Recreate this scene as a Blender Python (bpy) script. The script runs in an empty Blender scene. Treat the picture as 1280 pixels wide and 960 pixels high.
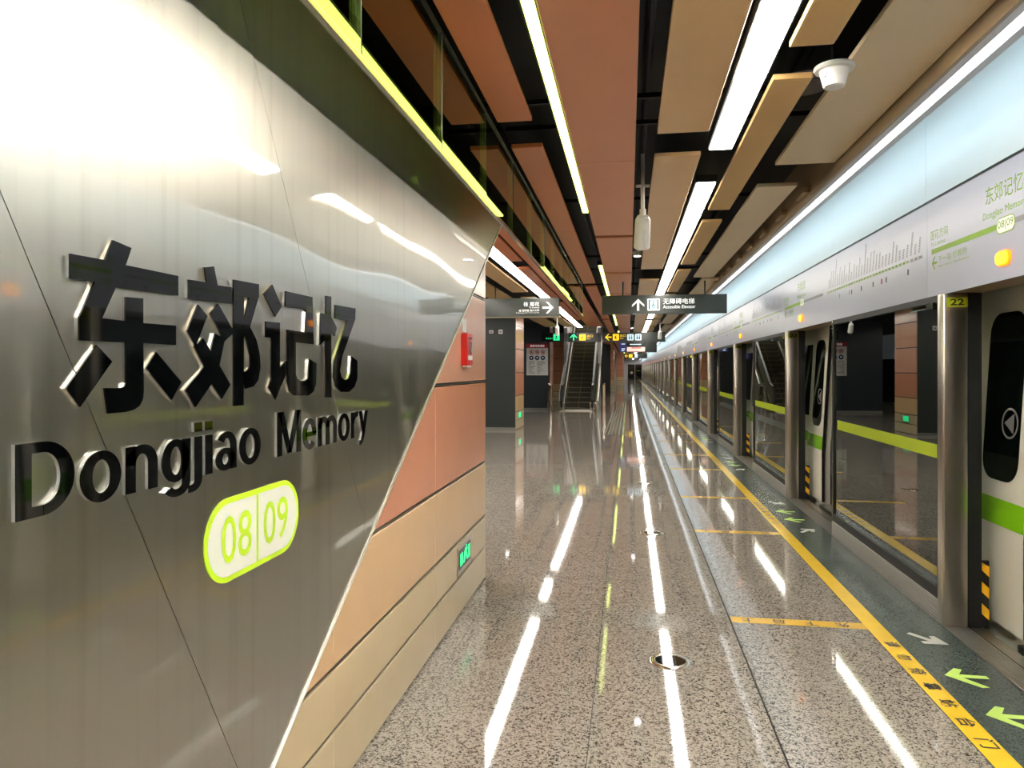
import bpy, bmesh, math, random
from mathutils import Vector, Matrix
random.seed(7)
SC = bpy.context.scene
COL = SC.collection

# ------------------------------------------------------------------ camera, world, exposure
cam = bpy.data.cameras.new('camera')
cam.sensor_width = 36.0
cam.lens = 900.0 / 1280.0 * 36.0
cam.shift_y = -18.5 / 1280.0
cam.clip_start = 0.02
cam.clip_end = 400
camo = bpy.data.objects.new('camera', cam)
COL.objects.link(camo)
camo.location = (0, 0, 1.6)
camo.rotation_euler = (math.pi / 2, 0, math.atan(146 / 900.0))
SC.camera = camo
world = bpy.data.worlds.new('world')
SC.world = world
world.use_nodes = True
world.node_tree.nodes['Background'].inputs[0].default_value = (0.9, 0.95, 1.0, 1)
world.node_tree.nodes['Background'].inputs[1].default_value = 0.02
SC.view_settings.view_transform = 'Standard'
SC.view_settings.look = 'None'
SC.view_settings.gamma = 1.0
SC.view_settings.use_curve_mapping = False
SC.view_settings.exposure = 0.0
LAMP = 24.0          # strength of the white ceiling light bars
COVE = 2.2           # strength of the visible cove tube
WASH = 25.0          # strength of the strip on the back of the cove casing that washes the fascia

PITCH = 4.5          # platform door pitch
NDOOR = 24
Y0, Y1 = -7.0, 112.0
HC = 3.1             # underside of the ceiling panels

# ------------------------------------------------------------------ materials
def lin(c):
    c = c / 255.0
    return c / 12.92 if c <= 0.04045 else ((c + 0.055) / 1.055) ** 2.4
def rgb(r, g, b):
    return (lin(r), lin(g), lin(b), 1.0)

def mat(name, col, rough=0.5, metal=0.0, spec=0.5, emit=None, estr=0.0, coat=0.0, vary=0.0, vscale=3.0, bump=0.0, bscale=4.0, trans=0.0):
    m = bpy.data.materials.new(name)
    m.use_nodes = True
    nt = m.node_tree
    b = nt.nodes['Principled BSDF']
    b.inputs['Base Color'].default_value = col
    b.inputs['Roughness'].default_value = rough
    b.inputs['Metallic'].default_value = metal
    b.inputs['Specular IOR Level'].default_value = spec
    b.inputs['Coat Weight'].default_value = coat
    b.inputs['Coat Roughness'].default_value = 0.06
    b.inputs['Transmission Weight'].default_value = trans
    if emit:
        b.inputs['Emission Color'].default_value = emit
        b.inputs['Emission Strength'].default_value = estr
    if vary or bump:
        geo = nt.nodes.new('ShaderNodeNewGeometry')
        nz = nt.nodes.new('ShaderNodeTexNoise')
        nz.inputs['Scale'].default_value = vscale
        nz.inputs['Detail'].default_value = 4
        nt.links.new(geo.outputs['Position'], nz.inputs['Vector'])
        if vary:
            mx = nt.nodes.new('ShaderNodeMixRGB')
            mx.blend_type = 'MULTIPLY'
            mx.inputs[1].default_value = col
            rp = nt.nodes.new('ShaderNodeValToRGB')
            rp.color_ramp.elements[0].position = 0.3
            rp.color_ramp.elements[1].position = 0.7
            v = 1 - vary
            rp.color_ramp.elements[0].color = (v, v, v, 1)
            rp.color_ramp.elements[1].color = (1, 1, 1, 1)
            nt.links.new(nz.outputs['Fac'], rp.inputs['Fac'])
            nt.links.new(rp.outputs['Color'], mx.inputs[2])
            mx.inputs[0].default_value = 1
            nt.links.new(mx.outputs['Color'], b.inputs['Base Color'])
        if bump:
            n2 = nt.nodes.new('ShaderNodeTexNoise')
            n2.inputs['Scale'].default_value = bscale
            nt.links.new(geo.outputs['Position'], n2.inputs['Vector'])
            bp = nt.nodes.new('ShaderNodeBump')
            bp.inputs['Strength'].default_value = bump
            bp.inputs['Distance'].default_value = 0.02
            nt.links.new(n2.outputs['Fac'], bp.inputs['Height'])
            nt.links.new(bp.outputs['Normal'], b.inputs['Normal'])
    return m

def granite(name, dark, mid, light, scale=150, rough=0.055, grid=None, spec=0.5):
    m = bpy.data.materials.new(name)
    m.use_nodes = True
    nt = m.node_tree
    b = nt.nodes['Principled BSDF']
    geo = nt.nodes.new('ShaderNodeNewGeometry')
    nz = nt.nodes.new('ShaderNodeTexVoronoi')
    nz.inputs['Scale'].default_value = scale
    nz.inputs['Detail'].default_value = 1.0
    nz.inputs['Roughness'].default_value = 0.6
    sep = nt.nodes.new('ShaderNodeSeparateColor')
    rp = nt.nodes.new('ShaderNodeValToRGB')
    e = rp.color_ramp.elements
    e[0].position = 0.24; e[0].color = dark
    e[1].position = 0.88; e[1].color = light
    k = e.new(0.46); k.color = mid
    big = nt.nodes.new('ShaderNodeTexNoise')
    big.inputs['Scale'].default_value = 1.3
    r2 = nt.nodes.new('ShaderNodeValToRGB')
    r2.color_ramp.elements[0].color = (0.90, 0.90, 0.90, 1)
    r2.color_ramp.elements[1].color = (1.0, 1.0, 1.0, 1)
    mx = nt.nodes.new('ShaderNodeMixRGB'); mx.blend_type = 'MULTIPLY'; mx.inputs[0].default_value = 1
    L = nt.links
    L.new(geo.outputs['Position'], nz.inputs['Vector'])
    L.new(geo.outputs['Position'], big.inputs['Vector'])
    L.new(nz.outputs['Color'], sep.inputs[0])
    L.new(sep.outputs[0], rp.inputs['Fac'])
    L.new(big.outputs['Fac'], r2.inputs['Fac'])
    L.new(rp.outputs['Color'], mx.inputs[1])
    L.new(r2.outputs['Color'], mx.inputs[2])
    out = mx.outputs['Color']
    if grid:
        br = nt.nodes.new('ShaderNodeTexBrick')
        br.offset = 0.0
        br.inputs['Scale'].default_value = 1.0
        br.inputs['Brick Width'].default_value = grid
        br.inputs['Row Height'].default_value = grid
        br.inputs['Mortar Size'].default_value = 0.003
        br.inputs['Color1'].default_value = (1, 1, 1, 1)
        br.inputs['Color2'].default_value = (0.9, 0.9, 0.9, 1)
        br.inputs['Mortar'].default_value = (0.3, 0.3, 0.3, 1)
        L.new(geo.outputs['Position'], br.inputs['Vector'])
        m2 = nt.nodes.new('ShaderNodeMixRGB'); m2.blend_type = 'MULTIPLY'; m2.inputs[0].default_value = 1
        L.new(out, m2.inputs[1]); L.new(br.outputs['Color'], m2.inputs[2])
        out = m2.outputs['Color']
    L.new(out, b.inputs['Base Color'])
    b.inputs['Roughness'].default_value = rough
    b.inputs['Specular IOR Level'].default_value = spec
    return m

def glass(name, tint, ior=1.5, rough=0.0, boost=0.0, refl=(0.95, 1, 0.96, 1)):
    m = bpy.data.materials.new(name)
    m.use_nodes = True
    nt = m.node_tree
    nt.nodes.remove(nt.nodes['Principled BSDF'])
    out = nt.nodes['Material Output']
    fr = nt.nodes.new('ShaderNodeFresnel'); fr.inputs['IOR'].default_value = ior
    tr = nt.nodes.new('ShaderNodeBsdfTransparent'); tr.inputs['Color'].default_value = tint
    gl = nt.nodes.new('ShaderNodeBsdfGlossy'); gl.inputs['Roughness'].default_value = rough
    gl.inputs['Color'].default_value = refl
    mx = nt.nodes.new('ShaderNodeMixShader')
    ad = nt.nodes.new('ShaderNodeMath'); ad.operation = 'ADD'; ad.use_clamp = True
    ad.inputs[1].default_value = boost
    nt.links.new(fr.outputs[0], ad.inputs[0])
    nt.links.new(ad.outputs[0], mx.inputs[0])
    nt.links.new(tr.outputs[0], mx.inputs[1])
    nt.links.new(gl.outputs[0], mx.inputs[2])
    nt.links.new(mx.outputs[0], out.inputs['Surface'])
    return m

def steel_sheet(name):
    m = bpy.data.materials.new(name)
    m.use_nodes = True
    nt = m.node_tree
    b = nt.nodes['Principled BSDF']
    L = nt.links
    geo = nt.nodes.new('ShaderNodeNewGeometry')
    # slow buckling of the sheet
    n1 = nt.nodes.new('ShaderNodeTexNoise')
    n1.inputs['Scale'].default_value = 1.25
    n1.inputs['Detail'].default_value = 1.2
    mp = nt.nodes.new('ShaderNodeMapping')
    mp.inputs['Scale'].default_value = (1, 0.45, 1.5)
    L.new(geo.outputs['Position'], mp.inputs['Vector'])
    L.new(mp.outputs['Vector'], n1.inputs['Vector'])
    bp = nt.nodes.new('ShaderNodeBump')
    bp.inputs['Strength'].default_value = 1.0
    bp.inputs['Distance'].default_value = 0.016
    L.new(n1.outputs['Fac'], bp.inputs['Height'])
    # vertical drip and wipe marks
    m2 = nt.nodes.new('ShaderNodeMapping')
    m2.inputs['Scale'].default_value = (1, 22, 0.5)
    L.new(geo.outputs['Position'], m2.inputs['Vector'])
    n2 = nt.nodes.new('ShaderNodeTexNoise')
    n2.inputs['Scale'].default_value = 1.0
    n2.inputs['Detail'].default_value = 5
    L.new(m2.outputs['Vector'], n2.inputs['Vector'])
    r = nt.nodes.new('ShaderNodeMapRange')
    r.inputs['From Min'].default_value = 0.35
    r.inputs['From Max'].default_value = 0.75
    r.inputs['To Min'].default_value = 0.315
    r.inputs['To Max'].default_value = 0.335
    L.new(n2.outputs['Fac'], r.inputs['Value'])
    L.new(r.outputs['Result'], b.inputs['Roughness'])
    rp = nt.nodes.new('ShaderNodeValToRGB')
    rp.color_ramp.elements[0].position = 0.25
    rp.color_ramp.elements[0].color = (0.41, 0.395, 0.335, 1)
    rp.color_ramp.elements[1].position = 0.5
    rp.color_ramp.elements[1].color = (0.46, 0.445, 0.385, 1)
    L.new(n2.outputs['Fac'], rp.inputs['Fac'])
    L.new(rp.outputs['Color'], b.inputs['Base Color'])
    b.inputs['Metallic'].default_value = 1.0
    b.inputs['Coat Weight'].default_value = 0.8
    b.inputs['Coat Roughness'].default_value = 0.035
    b.inputs['Coat IOR'].default_value = 1.9
    b.inputs['Coat Weight'].default_value = 1.0
    L.new(bp.outputs['Normal'], b.inputs['Coat Normal'])
    L.new(bp.outputs['Normal'], b.inputs['Normal'])
    return m

def stripes(name):
    m = bpy.data.materials.new(name)
    m.use_nodes = True
    return m

M = {}
M['granite'] = granite('grey_granite', rgb(36, 32, 28), rgb(110, 102, 93), rgb(164, 156, 146), 120, 0.05)
M['granite_far'] = granite('grey_granite_far', rgb(36, 32, 28), rgb(110, 102, 93), rgb(164, 156, 146), 120, 0.05, grid=0.8)
M['granite_dark'] = granite('dark_green_granite', rgb(34, 41, 40), rgb(54, 63, 61), rgb(82, 92, 88), 190, 0.26, spec=0.3)
M['joint'] = mat('joint_grout', rgb(28, 26, 24), 0.8)
M['black'] = mat('black_paint', rgb(9, 9, 11), 0.6)
M['blackgloss'] = mat('black_gloss', rgb(7, 8, 9), 0.12)
M['rubber'] = mat('black_rubber', rgb(14, 14, 14), 0.5)
M['steel'] = steel_sheet('brushed_steel_sheet')
M['chrome'] = mat('polished_steel_edge', (0.78, 0.76, 0.70, 1), 0.12, 1.0)
M['edge_satin'] = mat('satin_edge_strip', (0.72, 0.72, 0.68, 1), 0.42, 0.85)
M['satin'] = mat('satin_steel', (0.50, 0.45, 0.38, 1), 0.28, 1.0)
M['satin_dark'] = mat('satin_steel_dark', (0.42, 0.40, 0.36, 1), 0.35, 1.0)  # darker satin steel for sills, plinth ribs and landing plate
M['alu'] = mat('ribbed_aluminium', (0.48, 0.46, 0.42, 1), 0.38, 0.9)
M['acrylic'] = mat('clear_acrylic_edge', (0.86, 0.86, 0.80, 1), 0.08, 0.0, 0.6, trans=0.55)
M['face'] = mat('black_acrylic_face', rgb(8, 10, 11), 0.04, 0.0, 0.6)
E_WHITE = (1.0, 0.955, 0.865, 1)
M['lamp'] = mat('light_bar_diffuser', (0.9, 0.9, 0.9, 1), 0.5, emit=E_WHITE, estr=LAMP)
M['wash'] = mat('cove_wash_strip', (0.9, 0.9, 0.9, 1), 0.5, emit=(0.80, 0.94, 1.0, 1), estr=WASH)
M['cove'] = mat('cove_tube_diffuser', (0.9, 0.9, 0.9, 1), 0.5, emit=(0.86, 0.95, 1.0, 1), estr=COVE)
M['ylamp'] = mat('yellow_green_light_strip', (0.7, 0.9, 0.1, 1), 0.5, emit=(0.80, 0.95, 0.22, 1), estr=4.5)
M['downlight'] = mat('downlight_lens', (0.9, 0.9, 0.9, 1), 0.4, emit=(1, 0.98, 0.94, 1), estr=30)
M['orange_lamp'] = mat('orange_indicator_lens', rgb(255, 120, 10), 0.3, emit=(1.0, 0.15, 0.0, 1), estr=2.4)
M['orange_core'] = mat('indicator_hot_core', rgb(255, 200, 40), 0.3, emit=(1.0, 0.42, 0.01, 1), estr=2.0)
ROWS = [  # enamel panel rows bottom to top
    (0.012, 0.238, mat('enamel_sand', rgb(205, 186, 150), 0.22, vary=0.05)),
    (0.256, 0.472, mat('enamel_tan', rgb(206, 184, 146), 0.22, vary=0.05)),
    (0.492, 0.882, mat('enamel_peach', rgb(214, 176, 132), 0.2, vary=0.05)),
    (0.902, 1.496, mat('enamel_terracotta', rgb(202, 138, 108), 0.2, vary=0.05)),
    (1.518, 2.118, mat('enamel_salmon', rgb(208, 156, 130), 0.2, vary=0.05)),
    (2.140, 2.740, mat('enamel_salmon_light', rgb(206, 154, 128), 0.2, vary=0.05)),
    (2.760, 3.300, mat('enamel_salmon_top', rgb(204, 152, 126), 0.2, vary=0.05)),
]
CP = {
    'red': mat('ceiling_rust', rgb(214, 122, 76), 0.42, vary=0.04),
    'terra': mat('ceiling_terracotta', rgb(220, 144, 104), 0.42, vary=0.04),
    'sand': mat('ceiling_sand', rgb(228, 188, 138), 0.42, vary=0.04),
    'ochre': mat('ceiling_ochre', rgb(212, 172, 112), 0.42, vary=0.04),
    'beige': mat('ceiling_beige', rgb(218, 198, 164), 0.42, vary=0.04),
}
M['bulkhead'] = mat('brown_bulkhead', rgb(150, 128, 98), 0.4)
M['housing'] = mat('cove_housing_grey', rgb(190, 190, 196), 0.35)
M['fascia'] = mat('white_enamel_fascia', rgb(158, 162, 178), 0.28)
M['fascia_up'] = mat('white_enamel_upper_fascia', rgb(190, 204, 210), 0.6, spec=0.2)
M['groove'] = mat('dark_groove', rgb(12, 12, 22), 0.5)
M['psd_glass'] = glass('screen_door_glass', (0.80, 0.82, 0.76, 1), 1.62, 0.0, 0.16)
M['smoke_glass'] = glass('smoke_barrier_glass', (0.86, 0.93, 0.70, 1), 1.6, 0.0, 0.14, (0.90, 0.97, 0.72, 1))
M['dark_glass'] = mat('tinted_window_glass', rgb(6, 12, 10), 0.03, 0.0, 0.7)
M['lime'] = mat('lime_film', rgb(160, 178, 18), 0.35)
M['plate'] = mat('lime_number_plate', rgb(176, 186, 30), 0.4)
M['print_black'] = mat('black_print', rgb(14, 14, 14), 0.5)
M['print_white'] = mat('white_print', rgb(235, 238, 236), 0.5, emit=(0.9, 0.95, 0.95, 1), estr=0.55)
M['print_green'] = mat('green_print', rgb(118, 158, 8), 0.45)
M['print_grey'] = mat('grey_print', rgb(130, 130, 132), 0.5)
M['print_slate'] = mat('slate_print', rgb(70, 74, 82), 0.5)
M['print_red'] = mat('red_print', rgb(190, 30, 40), 0.5)
M['print_blue'] = mat('blue_print', rgb(26, 42, 96), 0.5)
M['pill_green'] = mat('sign_green', rgb(186, 222, 40), 0.35)
M['pill_white'] = mat('sign_white', rgb(236, 238, 226), 0.35)
M['train_white'] = mat('train_cream_paint', rgb(226, 222, 208), 0.25, coat=0.3)
M['train_green'] = mat('train_green_paint', rgb(124, 188, 22), 0.25, coat=0.3)
M['train_in'] = mat('train_interior_grey', rgb(96, 98, 100), 0.5)
M['hazard_y'] = mat('hazard_yellow', rgb(240, 178, 24), 0.4)
M['tape'] = mat('yellow_floor_tape', rgb(226, 186, 50), 0.22, vary=0.08, vscale=9)
M['tape_thin'] = mat('orange_yellow_floor_tape', rgb(218, 176, 72), 0.2, vary=0.08, vscale=9)
M['arrow_green'] = mat('lime_floor_film', rgb(190, 224, 110), 0.35)
M['arrow_white'] = mat('grey_white_floor_film', rgb(186, 186, 178), 0.4)
M['signbox'] = mat('sign_box_charcoal', rgb(52, 58, 54), 0.18)
M['signbox_black'] = mat('sign_box_black', rgb(16, 18, 17), 0.2)
M['sign_frame'] = mat('sign_frame_bronze', rgb(120, 110, 90), 0.3, 0.6)
M['yellow_e'] = mat('lit_yellow', rgb(250, 205, 20), 0.4, emit=(1.0, 0.62, 0.01, 1), estr=0.9)
M['green_e'] = mat('lit_green', rgb(30, 220, 120), 0.4, emit=(0.02, 0.85, 0.30, 1), estr=1.1)
M['blue_e'] = mat('lit_pale_blue', rgb(200, 226, 236), 0.4, emit=(0.66, 0.86, 0.95, 1), estr=0.6)
M['navy_e'] = mat('lit_navy', rgb(24, 26, 90), 0.4, emit=(0.02, 0.02, 0.14, 1), estr=0.6)
M['pink_e'] = mat('lit_pink', rgb(240, 190, 180), 0.4, emit=(0.9, 0.55, 0.5, 1), estr=0.7)
M['white_plastic'] = mat('white_plastic', rgb(232, 230, 226), 0.35)
M['grey_mesh'] = mat('speaker_grille_grey', rgb(120, 116, 116), 0.5)
M['charcoal'] = mat('charcoal_cladding', rgb(50, 56, 54), 0.3)
M['navy_clad'] = mat('slate_cladding', rgb(40, 48, 52), 0.3)
M['skirting'] = mat('pale_skirting', rgb(150, 148, 140), 0.3, 0.5)
M['fire_red'] = mat('fire_alarm_red', rgb(196, 26, 20), 0.3)
M['paper'] = mat('white_paper', rgb(226, 222, 218), 0.6)
M['poster_red'] = mat('poster_red', rgb(178, 20, 30), 0.5)
M['nosing'] = mat('step_nosing_metal', rgb(112, 104, 80), 0.5, 0.3)
M['brass'] = mat('dull_yellow_line', rgb(128, 112, 50), 0.5)
M['step'] = mat('escalator_step_metal', rgb(66, 62, 48), 0.5, 0.4)
M['esc_side'] = mat('escalator_skirt', rgb(84, 80, 66), 0.35, 0.5)
M['end_white'] = mat('white_end_wall', rgb(226, 214, 214), 0.4)
M['tactile'] = mat('tactile_bar_grey', rgb(96, 98, 86), 0.4)
M['cable'] = mat('dark_conduit', rgb(12, 12, 16), 0.6)

# ------------------------------------------------------------------ mesh helpers
class MB:
    def __init__(self):
        self.bm = bmesh.new()
    def box(self, x0, x1, y0, y1, z0, z1, bevel=0.0, seg=2):
        vs = [self.bm.verts.new(p) for p in ((x0,y0,z0),(x1,y0,z0),(x1,y1,z0),(x0,y1,z0),(x0,y0,z1),(x1,y0,z1),(x1,y1,z1),(x0,y1,z1))]
        fs = [self.bm.faces.new([vs[i] for i in q]) for q in ((3,2,1,0),(4,5,6,7),(0,1,5,4),(1,2,6,5),(2,3,7,6),(3,0,4,7))]
        if bevel:
            es = list({e for f in fs for e in f.edges})
            bmesh.ops.bevel(self.bm, geom=es, offset=bevel, segments=seg, affect='EDGES', profile=0.5)
        return self
    def prism(self, poly, axis, a0, a1):
        def P(p, a):
            return {'x': (a, p[0], p[1]), 'y': (p[0], a, p[1]), 'z': (p[0], p[1], a)}[axis]
        A = [self.bm.verts.new(P(p, a0)) for p in poly]
        B = [self.bm.verts.new(P(p, a1)) for p in poly]
        n = len(poly)
        self.bm.faces.new(A); self.bm.faces.new(list(reversed(B)))
        for i in range(n):
            self.bm.faces.new([A[i], B[i], B[(i+1) % n], A[(i+1) % n]])
        return self
    def tube(self, p0, p1, r0, r1=None, n=14, cap=True):
        r1 = r0 if r1 is None else r1
        p0, p1 = Vector(p0), Vector(p1)
        d = (p1 - p0).normalized()
        u = d.orthogonal().normalized(); v = d.cross(u)
        A, B = [], []
        for i in range(n):
            a = 2 * math.pi * i / n
            w = u * math.cos(a) + v * math.sin(a)
            A.append(self.bm.verts.new(p0 + w * r0)); B.append(self.bm.verts.new(p1 + w * r1))
        for i in range(n):
            self.bm.faces.new([A[i], A[(i+1) % n], B[(i+1) % n], B[i]])
        if cap:
            self.bm.faces.new(list(reversed(A))); self.bm.faces.new(B)
        return self
    def lathe(self, c, prof, n=28):
        rings = []
        for r, z in prof:
            rings.append([self.bm.verts.new((c[0] + r * math.cos(2*math.pi*i/n), c[1] + r * math.sin(2*math.pi*i/n), c[2] + z)) for i in range(n)])
        for a, b in zip(rings[:-1], rings[1:]):
            for i in range(n):
                self.bm.faces.new([a[i], a[(i+1) % n], b[(i+1) % n], b[i]])
        self.bm.faces.new(list(reversed(rings[0]))); self.bm.faces.new(rings[-1])
        return self
    def shear(self, fn):
        for v in self.bm.verts:
            v.co.x += fn(v.co.z)
        return self
    def build(self, name, m, parent=None, smooth=False, kind=None):
        bmesh.ops.recalc_face_normals(self.bm, faces=self.bm.faces)
        me = bpy.data.meshes.new(name)
        xs = [v.co for v in self.bm.verts]
        lo = Vector((min(v.x for v in xs), min(v.y for v in xs), min(v.z for v in xs)))
        hi = Vector((max(v.x for v in xs), max(v.y for v in xs), max(v.z for v in xs)))
        org = Vector(((lo.x+hi.x)/2, (lo.y+hi.y)/2, lo.z))
        for v in self.bm.verts:
            v.co -= org
        self.bm.to_mesh(me); self.bm.free()
        return link(name, me, m, org, parent, smooth, kind)

WORLD = {}
def link(name, me, m, org, parent=None, smooth=False, kind=None):
    if isinstance(m, str):
        m = M[m]
    if m and not me.materials:
        me.materials.append(m)
    o = bpy.data.objects.new(name, me)
    COL.objects.link(o)
    WORLD[o.name] = Vector(org)
    if parent:
        o.parent = parent
        o.location = Vector(org) - WORLD[parent.name]
    else:
        o.location = org
    if smooth:
        for p in me.polygons:
            p.use_smooth = True
        try:
            me.set_sharp_from_angle(angle=math.radians(35))
        except Exception:
            pass
    if kind:
        o['kind'] = kind
    return o

def thing(name, label, cat, loc, group=None):
    o = bpy.data.objects.new(name, None)
    COL.objects.link(o)
    o.location = loc
    o.empty_display_size = 0.1
    WORLD[o.name] = Vector(loc)
    o['label'] = label; o['category'] = cat
    if group:
        o['group'] = group
    return o
def tag(o, label, cat, group=None):
    o['label'] = label; o['category'] = cat
    if group:
        o['group'] = group
    return o
def box(name, b, m, parent=None, bevel=0.0, kind=None):
    return MB().box(*b, bevel=bevel).build(name, m, parent, kind=kind)

_tc = {}
def raw_text(body, offset=0.0, extrude=0.0, res=3):
    key = (body, offset, extrude)
    if key in _tc:
        return _tc[key]
    c = bpy.data.curves.new('t', 'FONT')
    c.body = body; c.size = 1; c.offset = offset; c.extrude = extrude
    c.resolution_u = res
    o = bpy.data.objects.new('t', c)
    COL.objects.link(o)
    bpy.context.view_layer.update()
    me = bpy.data.meshes.new_from_object(o.evaluated_get(bpy.context.evaluated_depsgraph_get()))
    bpy.data.objects.remove(o)
    vs = [v.co.copy() for v in me.vertices]
    fs = [tuple(p.vertices) for p in me.polygons]
    bpy.data.meshes.remove(me)
    _tc[key] = (vs, fs)
    return _tc[key]

def text(name, body, p0, u, v, w, h, m, parent, offset=0.0, thick=None, kind=None):
    """flat lettering: lower-left corner p0, width w along u, height h along v (h None keeps the proportion)"""
    vs, fs = raw_text(body, offset, 0.5 if thick else 0.0)
    x0 = min(c.x for c in vs); x1 = max(c.x for c in vs)
    y0 = min(c.y for c in vs); y1 = max(c.y for c in vs)
    sx = w / (x1 - x0)
    sy = h / (y1 - y0) if h else sx
    u, v = Vector(u), Vector(v)
    n = u.cross(v)
    pts = [Vector(p0) + u * ((c.x - x0) * sx) + v * ((c.y - y0) * sy) + n * ((c.z + 0.5) * thick if thick else 0) for c in vs]
    org = sum(pts, Vector()) / len(pts)
    me = bpy.data.meshes.new(name)
    me.from_pydata([p - org for p in pts], [], fs)
    me.update()
    return link(name, me, m, org, parent, kind=kind)

def flat(name, polys, p0, u, v, thick, m, parent):
    """flat shapes given in (a, b) along u, v from p0, with a real thickness along u x v"""
    u, v = Vector(u), Vector(v); n = u.cross(v)
    bm = bmesh.new()
    for poly in polys:
        A = [bm.verts.new(Vector(p0) + u*a + v*b) for a, b in poly]
        B = [bm.verts.new(Vector(p0) + u*a + v*b + n*thick) for a, b in poly]
        k = len(poly)
        bm.faces.new(list(reversed(A))); bm.faces.new(B)
        for i in range(k):
            bm.faces.new([A[i], A[(i+1) % k], B[(i+1) % k], B[i]])
    mb = MB(); mb.bm.free(); mb.bm = bm
    return mb.build(name, m, parent)

def rrect(x0, x1, y0, y1, r, n=6):
    pts = []
    for cx, cy, a in ((x1-r, y0+r, -90), (x1-r, y1-r, 0), (x0+r, y1-r, 90), (x0+r, y0+r, 180)):
        for i in range(n + 1):
            t = math.radians(a + 90 * i / n)
            pts.append((cx + r*math.cos(t), cy + r*math.sin(t)))
    return pts
def rect(x0, x1, y0, y1):
    return [(x0, y0), (x1, y0), (x1, y1), (x0, y1)]
def circ(cx, cy, r, n=20):
    return [(cx + r*math.cos(2*math.pi*i/n), cy + r*math.sin(2*math.pi*i/n)) for i in range(n)]
def ring(cx, cy, ro, ri, n=24, ax=1.0):
    out = []
    for i in range(n):
        a, b = 2*math.pi*i/n, 2*math.pi*(i+1)/n
        out.append([(cx+ax*ro*math.cos(a), cy+ro*math.sin(a)), (cx+ax*ro*math.cos(b), cy+ro*math.sin(b)), (cx+ax*ri*math.cos(b), cy+ri*math.sin(b)), (cx+ax*ri*math.cos(a), cy+ri*math.sin(a))])
    return out
def arrow(x0, x1, y0, y1, d):
    """chevron arrow filling the box, pointing 'u','l','r'"""
    base = [(0.5, 1.0), (0.0, 0.5), (0.0, 0.32), (0.41, 0.70), (0.41, 0.0), (0.59, 0.0), (0.59, 0.70), (1.0, 0.32), (1.0, 0.5)]
    if d == 'l': base = [(1 - b, a) for a, b in base]
    if d == 'r': base = [(b, a) for a, b in base]
    return [(x0 + a*(x1-x0), y0 + b*(y1-y0)) for a, b in base]

UX, UZ, NY = (1, 0, 0), (0, 0, 1), (0, -1, 0)      # text on a face looking towards -Y: u=+X v=+Z
RU, RV = (0, -1, 0), (0, 0, 1)                      # on a face looking towards -X: u=-Y v=+Z
LU, LV = (0, 1, 0), (0, 0, 1)                       # on a face looking towards +X: u=+Y v=+Z
ORD = ['nearest', 'second nearest', 'third nearest', 'fourth nearest', 'fifth nearest', 'sixth nearest', 'seventh nearest', 'eighth nearest', 'ninth nearest', 'tenth nearest', 'eleventh nearest', 'twelfth nearest', 'thirteenth nearest', 'fourteenth nearest', 'fifteenth nearest', 'sixteenth nearest', 'seventeenth nearest', 'eighteenth nearest', 'nineteenth nearest', 'twentieth nearest', 'twenty-first nearest', 'twenty-second nearest', 'twenty-third nearest', 'twenty-fourth nearest']

# ================================================================== FLOOR
XW = -1.085        # left enamel wall
YC = 5.42          # its far corner
floor = box('floor', (-8.0, 1.45, Y0, Y1, -0.25, -0.006), 'joint', kind='structure')
YT = 12.43
GAP = 0.0016
cols = [(0.640, 1.448), (-0.170, 0.634), (-0.976, -0.170)]
for cx in range(6):
    cols.append((-0.976 - 0.806*(cx+1), -0.976 - 0.806*cx))
tilecache = {}
def tile(x0, x1, y0, y1):
    k = (round(x1-x0, 3), round(y1-y0, 3))
    if k not in tilecache:
        mb = MB(); mb.box(-k[0]/2, k[0]/2, -k[1]/2, k[1]/2, -0.02, 0.0)
        me = bpy.data.meshes.new('floor_tile'); bmesh.ops.recalc_face_normals(mb.bm, faces=mb.bm.faces)
        mb.bm.to_mesh(me); mb.bm.free(); me.materials.append(M['granite'])
        tilecache[k] = me
    o = link('floor_tile', tilecache[k], None, ((x0+x1)/2, (y0+y1)/2, 0.0), floor)
    o.rotation_euler = (random.uniform(-1, 1)*0.0011, random.uniform(-1, 1)*0.0011, 0)
rows = [YT - 0.8*(i+1) for i in range(14)]
for ci, (x0, x1) in enumerate(cols):
    for y0 in rows:
        y1 = y0 + 0.8
        if x0 < XW and y1 < YC:
            if x1 <= XW:
                continue
        if y0 < 0.9 and x1 < -1.0:
            continue
        tile(x0 + GAP, x1 - GAP, y0 + GAP, y1 - GAP)
box('far_paving', (-8.0, 0.634, YT + 0.002, Y1, -0.02, 0.0), 'granite_far', floor)
box('far_paving', (0.640, 1.448, YT + 0.002, Y1, -0.02, 0.0), 'granite_far', floor)
box('near_paving', (-1.0, 0.634, Y0, rows[-1] - 0.002, -0.02, 0.0), 'granite_far', floor)
box('near_paving', (0.640, 1.448, Y0, rows[-1] - 0.002, -0.02, 0.0), 'granite_far', floor)
# dark granite edge strip
edge = box('floor_edge', (1.449, 1.93, Y0, Y1, -0.25, -0.006), 'joint', kind='structure')
y = Y0
while y < 30:
    box('edge_slab', (1.562, 1.928, y + 0.0015, y + 0.7985, -0.02, 0.0), 'granite_dark', edge)
    y += 0.8
box('edge_slab', (1.562, 1.928, y, Y1, -0.02, 0.0), 'granite_dark', edge)
box('edge_slab', (1.449, 1.562, Y0, Y1, -0.02, 0.0), 'granite_dark', edge)
sill = box('trim_1', (1.93, 2.17, Y0, Y1, -0.30, -0.012), 'rubber', kind='structure')
for i in range(9):
    box('sill_rib', (1.934 + i*0.0162, 1.934 + i*0.0162 + 0.0125, Y0, Y1, -0.012, 0.002), 'alu', sill)
box('sill_edge', (2.088, 2.17, Y0, Y1, -0.012, 0.0), 'satin_dark', sill)

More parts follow.
